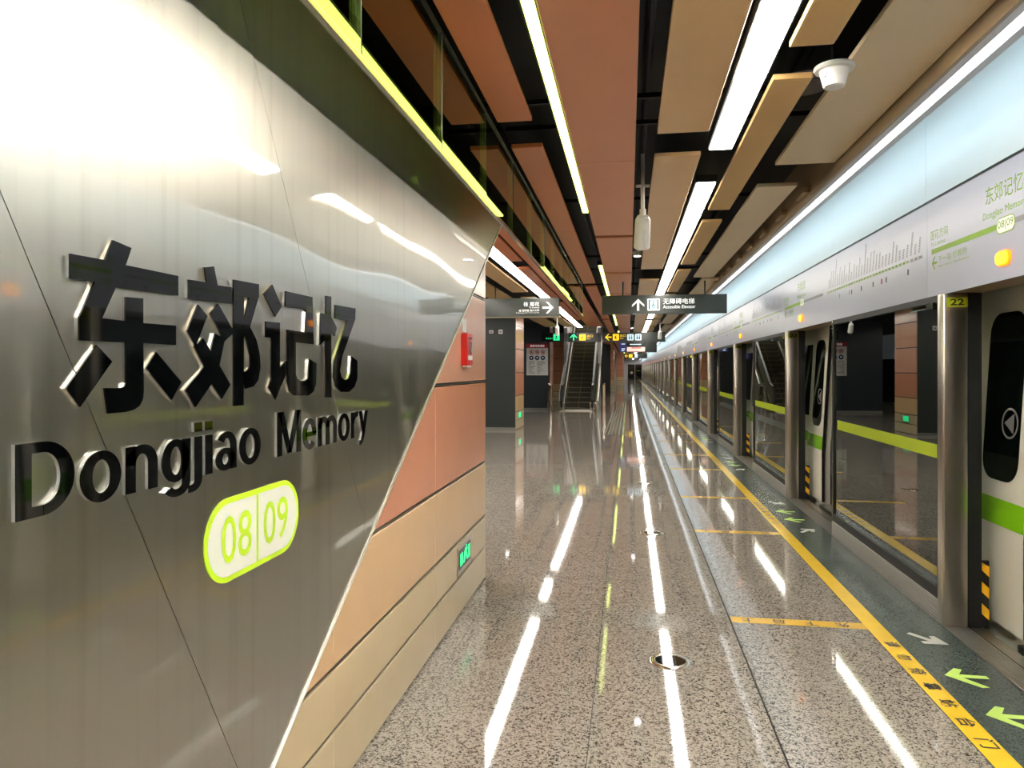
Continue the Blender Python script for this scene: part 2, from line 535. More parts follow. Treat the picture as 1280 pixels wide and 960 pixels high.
# yellow tape with warning text
tape = box('floor_tape', (1.452, 1.560, Y0, Y1, 0.0, 0.0012), 'tape')
tag(tape, 'long yellow warning tape running along the platform edge', 'floor tape')
for k in range(6):
    c = 3.925 + PITCH*k
    for i, ch in enumerate('请勿倚靠站台门'):
        yy = c + 0.56 - i*0.187
        text('lettering', ch, (1.472, yy + 0.038, 0.0018), (0, -1, 0), (1, 0, 0), 0.082, 0.078, 'print_black', tape, 0.02)
names_t = ['nearest', 'second', 'third', 'fourth', 'fifth', 'sixth', 'seventh', 'eighth']
n = 0
for k in range(4):
    for yy in (4.72 + PITCH*k, 7.28 + PITCH*k):
        t = box('cross_tape', (0.646, 1.450, yy, yy + 0.105, 0.0, 0.0012), 'tape_thin')
        tag(t, '%s thin yellow tape laid across the paving beside the doors' % names_t[n], 'floor tape', 'cross tapes before the doors')
        for i, ch in enumerate('先下后上'):
            text('lettering', ch, (1.36 - i*0.19, yy + 0.088, 0.0018), (-1, 0, 0), (0, -1, 0), 0.08, 0.075, 'print_black', t, 0.02)
        n += 1

# floor arrows
def floor_arrow(yc, kind, nm, grp):
    if kind == 'green':   # points away from the train
        poly = [(1.632, yc), (1.712, yc + 0.115), (1.752, yc + 0.115), (1.712, yc + 0.022), (1.838, yc + 0.004), (1.838, yc - 0.022), (1.712, yc - 0.012), (1.800, yc - 0.115), (1.762, yc - 0.125)]
        poly = [(1.630, yc), (1.715, yc + 0.10), (1.750, yc + 0.088), (1.708, yc + 0.020), (1.838, yc + 0.018), (1.838, yc - 0.018), (1.708, yc - 0.020), (1.790, yc - 0.125), (1.752, yc - 0.135)]
        m = 'arrow_green'
    else:
        s = 1 if kind == 'white_far' else -1
        # points towards the door centre, diagonal
        q = [(1.660, 0.085), (1.685, 0.105), (1.770, 0.0), (1.775, 0.060), (1.805, 0.060), (1.835, -0.070), (1.700, -0.070), (1.695, -0.035), (1.745, -0.030)]
        poly = [(a, yc + s*b) for a, b in q]
        m = 'arrow_white'
    o = MB().prism(poly, 'z', 0.0, 0.0012).build('floor_arrow', m)
    return tag(o, nm, 'arrow', grp)
for k in range(4):
    c = 3.86 + 4.40*k
    dn = ['the nearest', 'the second', 'the third', 'the fourth'][k]
    floor_arrow(c + 0.74, 'white_far', 'white diagonal floor arrow on the far side of %s door opening' % dn, 'white boarding arrows')
    floor_arrow(c - 0.74, 'white_near', 'white diagonal floor arrow on the near side of %s door opening' % dn, 'white boarding arrows')
    floor_arrow(c + 0.22, 'green', 'farther of two lime floor arrows pointing away from %s door opening' % dn, 'lime alighting arrows')
    floor_arrow(c - 0.22, 'green', 'nearer of two lime floor arrows pointing away from %s door opening' % dn, 'lime alighting arrows')

# round floor covers
for i in range(5):
    yy = 4.03 + 3.13*i
    t = thing('floor_cover', '%s round steel-rimmed dark glass cover set in the paving' % ORD[i], 'floor cover', (0.224, yy, 0.0), 'round covers in the paving')
    MB().lathe((0.224, yy, 0.0), [(0.112, 0.0), (0.112, 0.003), (0.106, 0.0055), (0.082, 0.0055), (0.080, 0.001), (0.0795, 0.0)], 36).build('rim', 'chrome', t, smooth=True)
    MB().lathe((0.224, yy, 0.0), [(0.0805, 0.0005), (0.0805, 0.0045), (0.03, 0.0045)], 36).build('glass_disc', 'dark_glass', t)

# tactile guide strip farther on
tac = thing('tactile_strip', 'grey ribbed tactile guide strip in the distant paving', 'tactile paving', (-0.36, 26, 0))
for i in range(6):
    box('rib', (-0.60 + i*0.085, -0.56 + i*0.085, 17.7, 36.0, 0.0, 0.005), 'tactile', tac)

# ================================================================== LEFT WALL with enamel panels
wall = MB().box(-3.6, XW - 0.012, Y0, YC - 0.012, -0.02, 3.3).build('wall_left', 'black', kind='structure')
joints_y = [-0.3, 1.12, 2.54, 3.97, YC]
for z0, z1, m in ROWS:
    for a, b in zip(joints_y[:-1], joints_y[1:]):
        MB().box(XW - 0.016, XW, a + 0.001, b - 0.001, z0, z1, bevel=0.0025, seg=1).build('enamel_panel', m, wall)
    for a in range(2):
        MB().box(XW - 1.25*(a+1) + 0.002, XW - 1.25*a - 0.002 - (0.017 if a == 0 else 0), YC - 0.014, YC, z0, z1, bevel=0.0025, seg=1).build('enamel_panel', m, wall)
for (za, zb) in zip(ROWS[:-1], ROWS[1:]):
    zc = (za[1] + zb[0]) / 2
    box('joint_clip', (XW - 0.013, XW - 0.004, -0.3, YC - 0.02, zc - 0.003, zc + 0.003), 'sign_frame', wall)

# ---- the steel sign panel
PX = -1.04
def edgeY(z):      # slanted front edge of the panel
    return 1.985 + (z - 0.421) * (5.798 - 1.985) / (2.765 - 0.421)
sign = thing('station_name_panel', 'large brushed steel panel with slanted edge and station name lettering', 'sign panel', (PX, 2.0, 0.0))
ZT = 3.09
EB, ET = edgeY(0.012), edgeY(ZT)
# sheet seams run parallel from upper left to lower right
def seam1(z): return 1.053 + (1.9 - z) * (1.788 - 1.053) / (1.9 - 0.54)
def seam2(z): return 1.808 + (2.599 - z) * (2.733 - 1.808) / (2.599 - 0.992)
gp = 0.0012
e2 = None
# z where seam meets the slanted edge
def meet(seam):
    lo, hi = 0.0, 3.0
    for _ in range(50):
        md = (lo + hi) / 2
        if edgeY(md) < seam(md): lo = md
        else: hi = md
    return lo
z1s, z2s = meet(seam1), meet(seam2)
sheets = [
    [(-1.6, 0.012), (EB, 0.012), (edgeY(z1s) - gp, z1s), (seam1(ZT) - gp, ZT), (-1.6, ZT)],
    [(edgeY(z1s) + gp, z1s), (edgeY(z2s) - gp, z2s), (seam2(ZT) - gp, ZT), (seam1(ZT) + gp, ZT)],
    [(edgeY(z2s) + gp, z2s), (ET, ZT), (seam2(ZT) + gp, ZT)],
]
for s in sheets:
    MB().prism(s, 'x', PX - 0.006, PX).build('steel_sheet', 'steel', sign)
MB().prism([(-1.6, 0.012), (EB - 0.02, 0.012), (ET - 0.02, ZT), (-1.6, ZT)], 'x', XW + 0.002, PX - 0.007).build('backing', 'satin_dark', sign)
# polished edge strip (return) along the slant, deeper where it passes the wall corner
sl = Vector((edgeY(1) - edgeY(0), 1.0)).normalized()
nn = Vector((sl.y, -sl.x))
zc = 2.46
MB().prism([(EB, 0.012), (ET, ZT), (ET + nn.x*0.012, ZT + nn.y*0.012), (EB + nn.x*0.012, 0.012)], 'x', XW + 0.002, PX + 0.006).build('edge_strip', 'edge_satin', sign)
MB().prism([(edgeY(zc) + 0.012, zc), (ET + 0.012, ZT), (ET + 0.05, ZT), (edgeY(zc) + 0.03, zc)], 'x', XW + 0.002, XW + 0.04).build('edge_return', CP['beige'], sign)

# ---- big characters (outlines on the panel face, in metres along Y and Z)
def u1(x, y): return (70 + x/4.0, 290 + y/4.0)
def u2(x, y): return (220 + x/4.3636, 310 + y/4.3636)
FX = PX + 0.009
_C, _S = math.cos(math.atan(146/900.0)), math.sin(math.atan(146/900.0))
def wallpt(p):     # survey point -> (Y, Z) on the lettering plane
    r = (p[0]-640)/900.0
    t = FX / (r*_C - _S)
    return ((r*_S + _C)*t, 1.6 + (461.5 - p[1])/900.0*t)
CH = {
 'dong': (u1, [
   [(72,108),(245,140),(285,40),(378,80),(350,165),(612,220),(612,318),(300,278),(232,430),(350,445),(350,325),(437,332),(437,455),(601,468),(601,566),(437,556),(440,790),(436,835),(420,868),(392,888),(350,900),(260,908),(243,780),(325,780),(343,774),(350,755),(350,552),(118,542),(118,425),(195,250),(72,232)],
   [(205,565),(282,648),(122,875),(52,780)],
   [(503,600),(628,750),(580,840),(452,680)]]),
 'jiao': (u2, [
   [(70,172),(167,186),(157,105),(208,100),(228,203),(304,213),(304,305),(70,275)],
   [(122,308),(172,370),(110,535),(62,452)],
   [(232,305),(308,440),(308,470),(265,510),(188,355)],
   [(148,490),(190,560),(213,465),(268,495),(238,640),(298,745),(250,825),(195,742),(108,868),(50,775),(158,650),(100,540)],
   [(315,172),(453,198),(453,262),(405,430),(440,500),(458,580),(462,650),(450,720),(425,755),(380,768),(373,675),(390,668),(405,645),(405,590),(387,510),(367,455),(367,430),(398,270),(372,268),(370,858),(315,862)]]),
 'ji': (u2, [
   [(527,200),(577,320),(543,375),(480,250)],
   [(490,400),(568,408),(568,650),(600,615),(600,690),(543,828),(505,760),(522,710),(522,490),(490,487)],
   [(598,235),(745,268),(752,525),(655,515),(655,690),(664,714),(680,724),(704,724),(722,712),(728,605),(767,630),(765,740),(752,782),(725,805),(645,804),(620,780),(608,725),(607,445),(705,460),(712,335),(598,318)]]),
 'yi': (u2, [
   [(818,260),(848,265),(848,375),(878,435),(868,480),(848,455),(848,815),(818,815),(818,500),(785,530),(790,355),(818,360)],
   [(868,310),(980,330),(978,390),(908,590),(895,670),(905,708),(925,720),(942,712),(953,680),(958,590),(990,615),(990,710),(975,757),(945,785),(902,785),(872,757),(860,700),(864,615),(935,395),(868,385)]]),
}
def face_poly(name, polys, x0, x1, m, parent):
    mb = MB()
    for p in polys:
        mb.prism(p, 'x', x0, x1)
    return mb.build(name, m, parent)
for key, (fn, polys) in CH.items():
    pw = [[wallpt(fn(*q)) for q in p] for p in polys]
    b = face_poly('character', pw, PX, FX - 0.004, 'chrome', sign)
    face_poly('character_face', pw, FX - 0.0038, FX, 'face', b)
# ---- latin letters
def er(cx, cy, rx, ry, a, b, t0=0, t1=360, n=28):
    out = []
    for i in range(n):
        p, q = math.radians(t0 + (t1-t0)*i/n), math.radians(t0 + (t1-t0)*(i+1)/n)
        out.append([(cx + rx*math.cos(p), cy + ry*math.sin(p)), (cx + rx*math.cos(q), cy + ry*math.sin(q)), (cx + (rx-a)*math.cos(q), cy + (ry-b)*math.sin(q)), (cx + (rx-a)*math.cos(p), cy + (ry-b)*math.sin(p))])
    return out
GLY = {
 'D': (0.80, [rect(0, .20, 0, 1), rect(.2, .36, .855, 1), rect(.2, .36, 0, .145)] + er(.35, .5, .45, .5, .20, .145, -90, 90)),
 'o': (0.68, er(.34, .37, .34, .385, .19, .135, 0, 360, 36)),
 'n': (0.62, [rect(0, .185, 0, .74), rect(.435, .62, 0, .44)] + er(.31, .44, .31, .315, .185, .15, 0, 180)),
 'g': (0.65, er(.31, .38, .31, .375, .185, .13, 0, 360, 36) + [rect(.455, .645, -.02, .74)] + er(.335, -.02, .31, .235, .185, .135, -150, 0)),
 'j': (0.205, [rect(.02, .205, -.04, .74), rect(.02, .205, .83, 1.0), rect(-.13, -.055, -.25, -.115)] + er(-.055, -.03, .26, .22, .185, .135, -90, 0, 12)),
 'i': (0.185, [rect(0, .185, 0, .74), rect(0, .185, .83, 1.0)]),
 'a': (0.60, [rect(.41, .595, 0, .46)] + er(.31, .46, .285, .295, .185, .135, 0, 150) + er(.27, .215, .27, .225, .18, .115, 0, 360, 32)),
 'M': (0.98, [rect(0, .185, 0, 1), rect(.795, .98, 0, 1), [(.03, 1), (.25, 1), (.575, .03), (.405, .03)], [(.95, 1), (.73, 1), (.405, .03), (.575, .03)]]),
 'e': (0.63, er(.315, .37, .315, .385, .19, .135, 0, 318, 34) + [rect(.12, .62, .315, .425)]),
 'm': (0.98, [rect(0, .18, 0, .74), rect(.40, .58, 0, .46), rect(.80, .98, 0, .46)] + er(.29, .46, .29, .295, .18, .15, 0, 180) + er(.69, .46, .29, .295, .18, .15, 0, 180)),
 'r': (0.42, [rect(0, .185, 0, .74)] + er(.36, .42, .34, .335, .185, .16, 72, 180, 14)),
 'y': (0.60, [[(0, .74), (.20, .74), (.37, .14), (.25, 0)], [(.405, .74), (.60, .74), (.355, -.02), (.27, -.17), (.14, -.25), (.03, -.25), (.03, -.11), (.11, -.11), (.17, -.05), (.20, .03)]]),
}
def word(s, ya, yb, base, sy):
    gap = 0.085
    tot = sum(GLY[c][0] for c in s) + gap*(len(s) - 1)
    sx = (yb - ya) / tot
    x = 0.0
    for ch in s:
        w, polys = GLY[ch]
        pw = [[(ya + (x + a)*sx, base + b*sy) for a, b in p] for p in polys]
        le = face_poly('letter', pw, PX, FX - 0.002, 'acrylic', sign)
        face_poly('letter_face', pw, FX - 0.0019, FX, 'face', le)
        x += w + gap
pD = wallpt((20, 653)); pT = wallpt((20, 556)); pO = wallpt((326, 577)); pM = wallpt((347, 573)); pY = wallpt((460, 540))
SY = pT[1] - pD[1]
word('Dongjiao', pD[0], pO[0], pD[1], SY)
word('Memory', pM[0], pY[0], pD[1], SY)
# ---- line badge 08|09
by0, by1, bz0, bz1 = 1.637, 2.153, 1.042, 1.262
bcy = (by0 + by1) / 2; bcz = (bz0 + bz1) / 2
badge = flat('line_badge', [rrect(by0, by1, bz0, bz1, 0.109, 10)], (PX, 0, 0), LU, LV, 0.003, 'pill_green', sign)
flat('badge_field', [rrect(by0 + 0.015, by1 - 0.015, bz0 + 0.015, bz1 - 0.015, 0.094, 10)], (PX + 0.003, 0, 0), LU, LV, 0.0006, 'pill_white', badge)
flat('badge_divider', [rect(bcy - 0.006, bcy + 0.004, bz0 + 0.014, bz1 - 0.014)], (PX + 0.0036, 0, 0), LU, LV, 0.0004, 'pill_green', badge)
text('lettering', '08', (PX + 0.0042, by0 + 0.075, bz0 + 0.048), LU, LV, 0.150, 0.125, 'pill_green', badge, 0.004)
text('lettering', '09', (PX + 0.0042, bcy + 0.033, bz0 + 0.048), LU, LV, 0.150, 0.125, 'pill_green', badge, 0.004)

# ---- fittings on the enamel wall
fa = thing('fire_alarm_box', 'red fire alarm box mounted on the salmon enamel wall', 'fire alarm', (XW, 4.70, 1.62))
box('case', (XW, XW + 0.042, 4.60, 4.765, 1.625, 1.836), 'fire_red', fa, bevel=0.003)
box('front_plate', (XW + 0.042, XW + 0.044, 4.63, 4.755, 1.66, 1.69), 'paper', fa)
MB().tube((XW + 0.04, 4.70, 1.725), (XW + 0.052, 4.70, 1.725), 0.024, 0.024, 14).build('call_button', 'grey_mesh', fa)
box('handset', (XW + 0.042, XW + 0.054, 4.69, 4.712, 1.70, 1.785), 'grey_mesh', fa, bevel=0.003)
box('label_strip', (XW + 0.042, XW + 0.0435, 4.64, 4.75, 1.800, 1.810), 'print_black', fa)
box('bottom_lip', (XW + 0.006, XW + 0.036, 4.62, 4.75, 1.613, 1.625), 'paper', fa)
nt_ = box('paper_notice', (XW, XW + 0.004, 4.625, 4.75, 1.848, 1.935), 'paper')
tag(nt_, 'small white paper notice stuck above the red alarm box', 'notice')
ex = thing('exit_light', 'green glowing low exit sign in steel frame on the left wall', 'exit sign', (XW, 4.68, 0.26))
box('frame', (XW, XW + 0.006, 4.49, 4.88, 0.272, 0.452), 'satin', ex)
box('screen', (XW + 0.006, XW + 0.008, 4.52, 4.85, 0.300, 0.428), 'blackgloss', ex)
flat('pictogram', [rect(0.03, 0.10, 0.02, 0.10), [(0.12, 0.02), (0.15, 0.02), (0.19, 0.06), (0.22, 0.02), (0.25, 0.02), (0.22, 0.075), (0.24, 0.10), (0.18, 0.11), (0.14, 0.085)], rect(0.26, 0.31, 0.02, 0.11), circ(0.21, 0.115, 0.011, 10)], (XW + 0.008, 4.52, 0.300), LU, LV, 0.001, 'green_e', ex)

# ================================================================== CEILING
ceil = MB().box(-8.0, 1.50, Y0, 30.0, 3.42, 3.5).box(-1.1, 1.50, 30.0, Y1, 3.42, 3.5).build('ceiling', 'black', kind='structure')
pcount = [0]
def panel(x0, x1, y0, y1, m, th=0.03, name='ceiling_panel'):
    y0 = max(y0, Y0)
    if y1 <= y0:
        return
    MB().box(x0, x1, y0, y1, HC, HC + th, bevel=0.003, seg=1).build(name, CP[m], ceil)
def run(x0, x1, segs, m):
    for a, b in segs:
        panel(x0, x1, a, b, m)
def repeat(segs, period, upto):
    out = list(segs)
    k = 1
    while True:
        new = [(a + period*k, b + period*k) for a, b in segs]
        if new[0][0] > upto:
            break
        out += [(a, min(b, Y1)) for a, b in new if a < Y1 - 1]
        k += 1
    return out
back = lambda s: s
L1 = [(-7, -2.4), (-2.0, 1.25), (1.253, 4.31), (4.83, 7.85), (7.853, 12.66)] + repeat([(13.15, 17.2), (17.203, 21.6)], 8.9, 104)
run(-0.788, -0.577, L1, 'red')
C1 = [(-7, -3.9), (-3.85, -0.9), (-0.85, 2.15), (2.153, 5.254), (5.257, 8.15), (8.30, 11.25), (11.42, 14.45)] + repeat([(14.6, 17.6), (17.75, 20.75), (20.9, 23.9)], 9.3, 104)
run(-0.374, 0.044, C1, 'terra')
C2 = [(-7, -1.9), (-1.4, 4.683), (5.19, 10.99)] + repeat([(12.36, 18.1), (18.6, 24.2)], 12.1, 100)
run(0.179, 0.499, C2, 'sand')
C3 = [(-7, -3.9), (-3.5, -0.15), (0.23, 3.52), (3.90, 7.01), (7.57, 10.58)] + repeat([(11.25, 14.3), (14.9, 18.0), (18.6, 21.7)], 11.0, 100)
run(0.738, 0.935, C3, 'ochre')
C4 = [(-7, -0.7), (-0.2, 5.54)]
run(1.062, 1.478, C4, 'beige')
run(1.045, 1.362, [(6.18, 12.1)], 'beige')
run(1.20, 1.478, repeat([(12.33, 17.9)], 12.5, 100), 'beige')
run(1.045, 1.362, repeat([(18.5, 24.2)], 12.5, 98), 'beige')
L0 = [(5.45, 9.2), (9.203, 13.0), (13.02, 19.0), (19.02, 25.5)]
run(-1.42, -0.90, L0, 'red')
run(-1.06, -0.90, [(-1.0, 2.2), (2.203, 5.44)], 'red')
run(-1.42, -0.90, repeat([(38, 44), (44.1, 50)], 12.1, 98), 'red')
run(-1.63, -1.46, [(5.45, 9.9), (10.6, 15.5), (16.3, 22)], 'red')
run(-2.25, -1.94, [(5.45, 13.9), (15.0, 21), (21.5, 25.5)], 'sand')
run(-2.93, -2.45, [(5.45, 11.4), (12.0, 17.5), (18.2, 25.5)], 'ochre')
run(-3.9, -3.2, [(5.45, 11.4), (12.0, 17.5)], 'ochre')
# dark hanger rails in the void
for yy in [1.4, 4.5, 4.98, 7.2, 10.8, 12.2, 14.4, 18.3, 22.0, 26.0]:
    box('hanger_rail', (-0.85, 1.49, yy, yy + 0.03, 3.27, 3.30), 'cable', ceil)
for xx in (0.11, 0.99, -0.5):
    MB().tube((xx, Y0, 3.37), (xx, 40, 3.37), 0.025, n=10).build('conduit', 'cable', ceil)

# light bars
def lightbar(x0, x1, y0, y1, label, grp, m='lamp', joints=(), body='black'):
    t = thing('light_bar', label, 'light', ((x0+x1)/2, (y0+y1)/2, HC), grp)
    box('housing', (x0 - 0.012, x1 + 0.012, y0 - 0.01, y1 + 0.01, HC + 0.012, HC + 0.07), body, t)
    ys = [y0] + [j for j in joints if y0 < j < y1] + [y1]
    for a, b in zip(ys[:-1], ys[1:]):
        box('diffuser', (x0, x1, a + 0.002, b - 0.002, HC + 0.002, HC + 0.012), m, t)
    return t
wl = [(-6.9, 5.09), (6.0, 21.8), (22.7, 38.5), (39.4, 55.2), (56.1, 71.9), (72.8, 88.6), (89.5, 110.5)]
for i, (a, b) in enumerate(wl):
    js = [3.90 - 2.82*k for k in range(5)] if i == 0 else [a + 3.52*k for k in range(1, 5)]
    lightbar(0.545, 0.692, a, b, '%s wide white light bar in the row right of the middle' % ORD[i], 'white light bars in the ceiling', joints=js)
yl = [(-7.0, -2.1), (1.4, 6.95)] + [(10.53 + 9.1*k, 15.9 + 9.1*k) for k in range(10)]
for i, (a, b) in enumerate(yl):
    if i == 0:
        continue
    lightbar(-0.437, -0.384, a, b, ('%s thin yellow-green light strip in the ceiling' % ORD[i-1]) if i < 20 else '', 'yellow-green light strips', m='ylamp')
for i, (a, b) in enumerate([(5.6, 15.9), (17.0, 21.6), (21.9, 26.0)]):
    lightbar(-1.82, -1.65, a, b, '%s white light bar in the left bay behind the glass barrier' % ORD[i], 'white light bars in the left bay', joints=[a + 3.5*k for k in range(1, 4)])
for i, (xx, a, b) in enumerate([(-3.05, 5.8, 11.6), (-4.6, 3.0, 17.5), (-6.2, 3.0, 26.0)]):  # unseen bars added to raise the ambient light from the left bay
    lightbar(xx - 0.08, xx + 0.08, a, b, '%s unseen fill light bar added far left behind the wall' % ['first', 'second', 'third'][i], 'added fill light bars over the far side')
for i, (xx, yy) in enumerate([(0.11, 9.7), (0.11, 18.2), (0.11, 26.8), (0.11, 35.4), (-3.05, 18.0)]):
    t = thing('downlight', ('%s small round downlight in the dark ceiling gap' % ORD[i]) if i < 4 else 'small round downlight over the left bay near the dark column', 'downlight', (xx, yy, HC), 'round downlights')
    MB().lathe((xx, yy, HC), [(0.045, 0.001), (0.06, 0.001), (0.06, 0.06), (0.045, 0.06)]).build('trim_ring', 'white_plastic', t, smooth=True)
    MB().lathe((xx, yy, HC), [(0.044, 0.0), (0.044, 0.02), (0.01, 0.02)]).build('lens', 'downlight', t)

# ---- bulkhead, cove lamp and white fascia over the screen doors
bulk = box('trim_2', (1.486, 1.508, Y0, Y1, 3.02, 3.42), 'bulkhead', kind='structure')
for k in range(8):
    box('bracket', (1.44, 1.486, 6.3 + 0.9*k, 6.6 + 0.9*k, 3.07, 3.12), 'bulkhead', bulk)
for k in range(12):
    a = -6.9 + 9.9*k
    t = thing('cove_lamp', ('%s length of the grey-cased white cove lamp above the doors' % ORD[k]), 'light', (1.585, a + 4.95, 3.02), 'cove lamp lengths')
    b = min(a + 9.9, Y1 - 0.1)
    if b - a < 1:
        break
    box('casing', (1.510, 1.662, a, b, 3.026, 3.10), 'housing', t)
    box('diffuser', (1.555, 1.615, a + 0.001, b - 0.001, 3.0245, 3.0265), 'cove', t)
    box('wash_strip', (1.662, 1.666, a + 0.001, b - 0.001, 3.035, 3.065), 'wash', t)
box('cove_ceiling', (1.508, 2.0, Y0, Y1, 3.40, 3.44), 'bulkhead', bulk)

XF = 1.955
up = box('wall_right', (XF + 0.012, 2.16, Y0, Y1, 2.10, 3.42), 'groove', kind='structure')
yj = [Y0] + [5.19 + 2.25*k for k in range(-5, 48) if Y0 < 5.19 + 2.25*k < Y1] + [Y1]
for a, b in zip(yj[:-1], yj[1:]):
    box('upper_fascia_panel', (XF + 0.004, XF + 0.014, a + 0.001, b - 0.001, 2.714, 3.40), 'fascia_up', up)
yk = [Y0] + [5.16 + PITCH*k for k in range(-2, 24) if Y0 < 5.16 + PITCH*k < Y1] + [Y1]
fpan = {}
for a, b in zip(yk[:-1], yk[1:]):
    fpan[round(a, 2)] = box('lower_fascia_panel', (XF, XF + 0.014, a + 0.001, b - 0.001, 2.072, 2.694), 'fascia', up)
box('header_soffit', (XF + 0.002, 2.16, Y0, Y1, 2.072, 2.10), 'bulkhead', up)

def fascia_at(yy):
    ks = [k for k in fpan if k <= yy]
    return fpan[max(ks)]
for k in range(-1, 6):
    o = PITCH*k
    def fp(yy): return fascia_at(yy + o)
    X = XF - 0.0008
    p = fp(4.2)
    text('lettering', '东郊记忆', (X, 4.365 + o, 2.505), RU, RV, 0.385, 0.098, 'print_green', p, 0.004)
    text('lettering', 'Dongjiao Memory', (X, 4.395 + o, 2.415), RU, RV, 0.445, 0.052, 'print_green', p)
    flat('line_bar', [rect(0, 0.86, 0, 0.032)], (X, 5.085 + o, 2.348), RU, RV, 0.0006, 'print_green', p)
    flat('line_bar_grey', [rect(0, 0.80, 0, 0.028)], (X, 4.055 + o, 2.350), RU, RV, 0.0006, 'print_grey', p)
    flat('badge', [rrect(0, 0.19, 0, 0.088, 0.04, 6)], (X - 0.0006, 4.243 + o, 2.318), RU, RV, 0.0006, 'print_green', p)
    flat('badge_field', [rrect(0.006, 0.184, 0.006, 0.082, 0.035, 6)], (X - 0.0012, 4.243 + o, 2.318), RU, RV, 0.0006, 'pill_white', p)
    text('lettering', '08|09', (X - 0.002, 4.228 + o, 2.337), RU, RV, 0.16, 0.052, 'print_green', p, 0.004)
    text('lettering', '莲花方向', (X, 5.105 + o, 2.440), RU, RV, 0.26, 0.062, 'print_green', p)
    text('lettering', 'To Lianhua', (X, 5.10 + o, 2.398), RU, RV, 0.22, 0.026, 'print_green', p)
    text('lettering', '下一站 杉板桥', (X, 4.985 + o, 2.278), RU, RV, 0.40, 0.045, 'print_green', p)
    text('lettering', 'Next Station Shanbanqiao', (X, 4.985 + o, 2.245), RU, RV, 0.42, 0.020, 'print_green', p)
    flat('next_arrow', [arrow(0, 0.075, 0, 0.085, 'l')], (X, 5.08 + o, 2.245), RU, RV, 0.0006, 'print_green', p)
    # route map
    p = fp(6.0)
    y0r, nst = 7.60 + o, 32
    bars, ticks, nm, xf = [], [], [], []
    rr = random.Random(3)
    flat('route_line', [rect(0, 2.12, 0, 0.018)], (X, y0r, 2.352), RU, RV, 0.0005, 'print_green', p)
    flat('route_line_grey', [rect(2.14, 2.36, 0, 0.020)], (X, y0r, 2.350), RU, RV, 0.0005, 'print_grey', p)
    for i in range(nst):
        a = 0.03 + i*0.0725
        ticks.append(rect(a, a + 0.026, 0.003, 0.015))
        ln = rr.choice([0.07, 0.09, 0.10, 0.12, 0.15])
        if i in (3, 15): ln = 0.24
        z = 0.045
        while z < 0.045 + ln:
            nm.append([(a + 0.008 + z*0.22, z), (a + 0.022 + z*0.22, z), (a + 0.024 + z*0.22, z + 0.013), (a + 0.010 + z*0.22, z + 0.013)])
            nm.append([(a + 0.030 + z*0.22, z + 0.002), (a + 0.034 + z*0.22, z + 0.002), (a + 0.036 + z*0.22, z + 0.012), (a + 0.032 + z*0.22, z + 0.012)])
            z += 0.018
    flat('station_ticks', ticks, (X - 0.0005, y0r, 2.352), RU, RV, 0.0004, 'fascia', p)['kind'] = 'stuff'
    flat('station_names', nm, (X, y0r, 2.352), RU, RV, 0.0004, 'print_grey', p)['kind'] = 'stuff'
    for a, mm in ((0.42, 'print_grey'), (0.72, 'print_grey'), (0.79, 'print_slate'), (1.06, 'print_slate'), (1.36, 'print_slate'), (1.56, 'print_red'), (1.66, 'print_slate'), (2.10, 'print_slate')):
        flat('transfer_mark', [rect(a, a + 0.024, -0.085, -0.045)], (X, y0r, 2.352), RU, RV, 0.0005, mm, p)

# orange indicator lamps
for k in range(-1, 22):
    yy = 4.16 + 4.52*k
    nb = 22 - k
    t = thing('indicator_lamp', ('%s orange indicator lamp on the white fascia' % ORD[k]) if k >= 0 else 'orange indicator lamp on the white fascia beside the camera', 'indicator lamp', (XF, yy, 2.16), 'orange lamps above the doors')
    flat('bezel', [rrect(-0.068, 0.068, -0.041, 0.041, 0.04, 6)], (XF, yy, 2.186), RU, RV, 0.012, 'orange_lamp', t)
    flat('lens', [rrect(-0.058, 0.058, -0.032, 0.032, 0.031, 6)], (XF - 0.012, yy, 2.186), RU, RV, 0.010, 'orange_core', t)

# ================================================================== SCREEN DOORS
def lean(z): return 0.06*max(0.0, z - 0.6)
proto = {}
def copy_tree(o, dy, label, parent=None):
    c = o.copy(); COL.objects.link(c)
    if parent:
        c.parent = parent
    else:
        c.location.y += dy
        c['label'] = label
    for ch in o.children:
        copy_tree(ch, dy, None, c)
    return c
PG, QG = 'door posts with number plates', 'fixed glass screens between the doors'
# post prototype (door 22)
post0 = thing('door_post', 'nearest steel platform door post with lime number plate', 'door post', (2.0, 4.88, 0.0), PG)
MB().box(1.924, 2.07, 4.84, 4.925, 0.0, 2.072, bevel=0.012, seg=3).build('column', 'satin', post0, smooth=True)
box('gasket', (2.070, 2.150, 4.85, 4.92, -0.01, 2.072), 'rubber', post0)
box('guard_plate', (2.150, 2.206, 4.88, 4.90, -0.01, 0.41), 'rubber', post0)
for i in range(3):
    z = 0.02 + i*0.135
    MB().prism([(2.1505, z + 0.075), (2.2055, z + 0.02), (2.2055, z + 0.085), (2.1505, z + 0.14 if i < 2 else 0.409)], 'y', 4.8785, 4.880).build('hazard_stripe', 'hazard_y', post0)
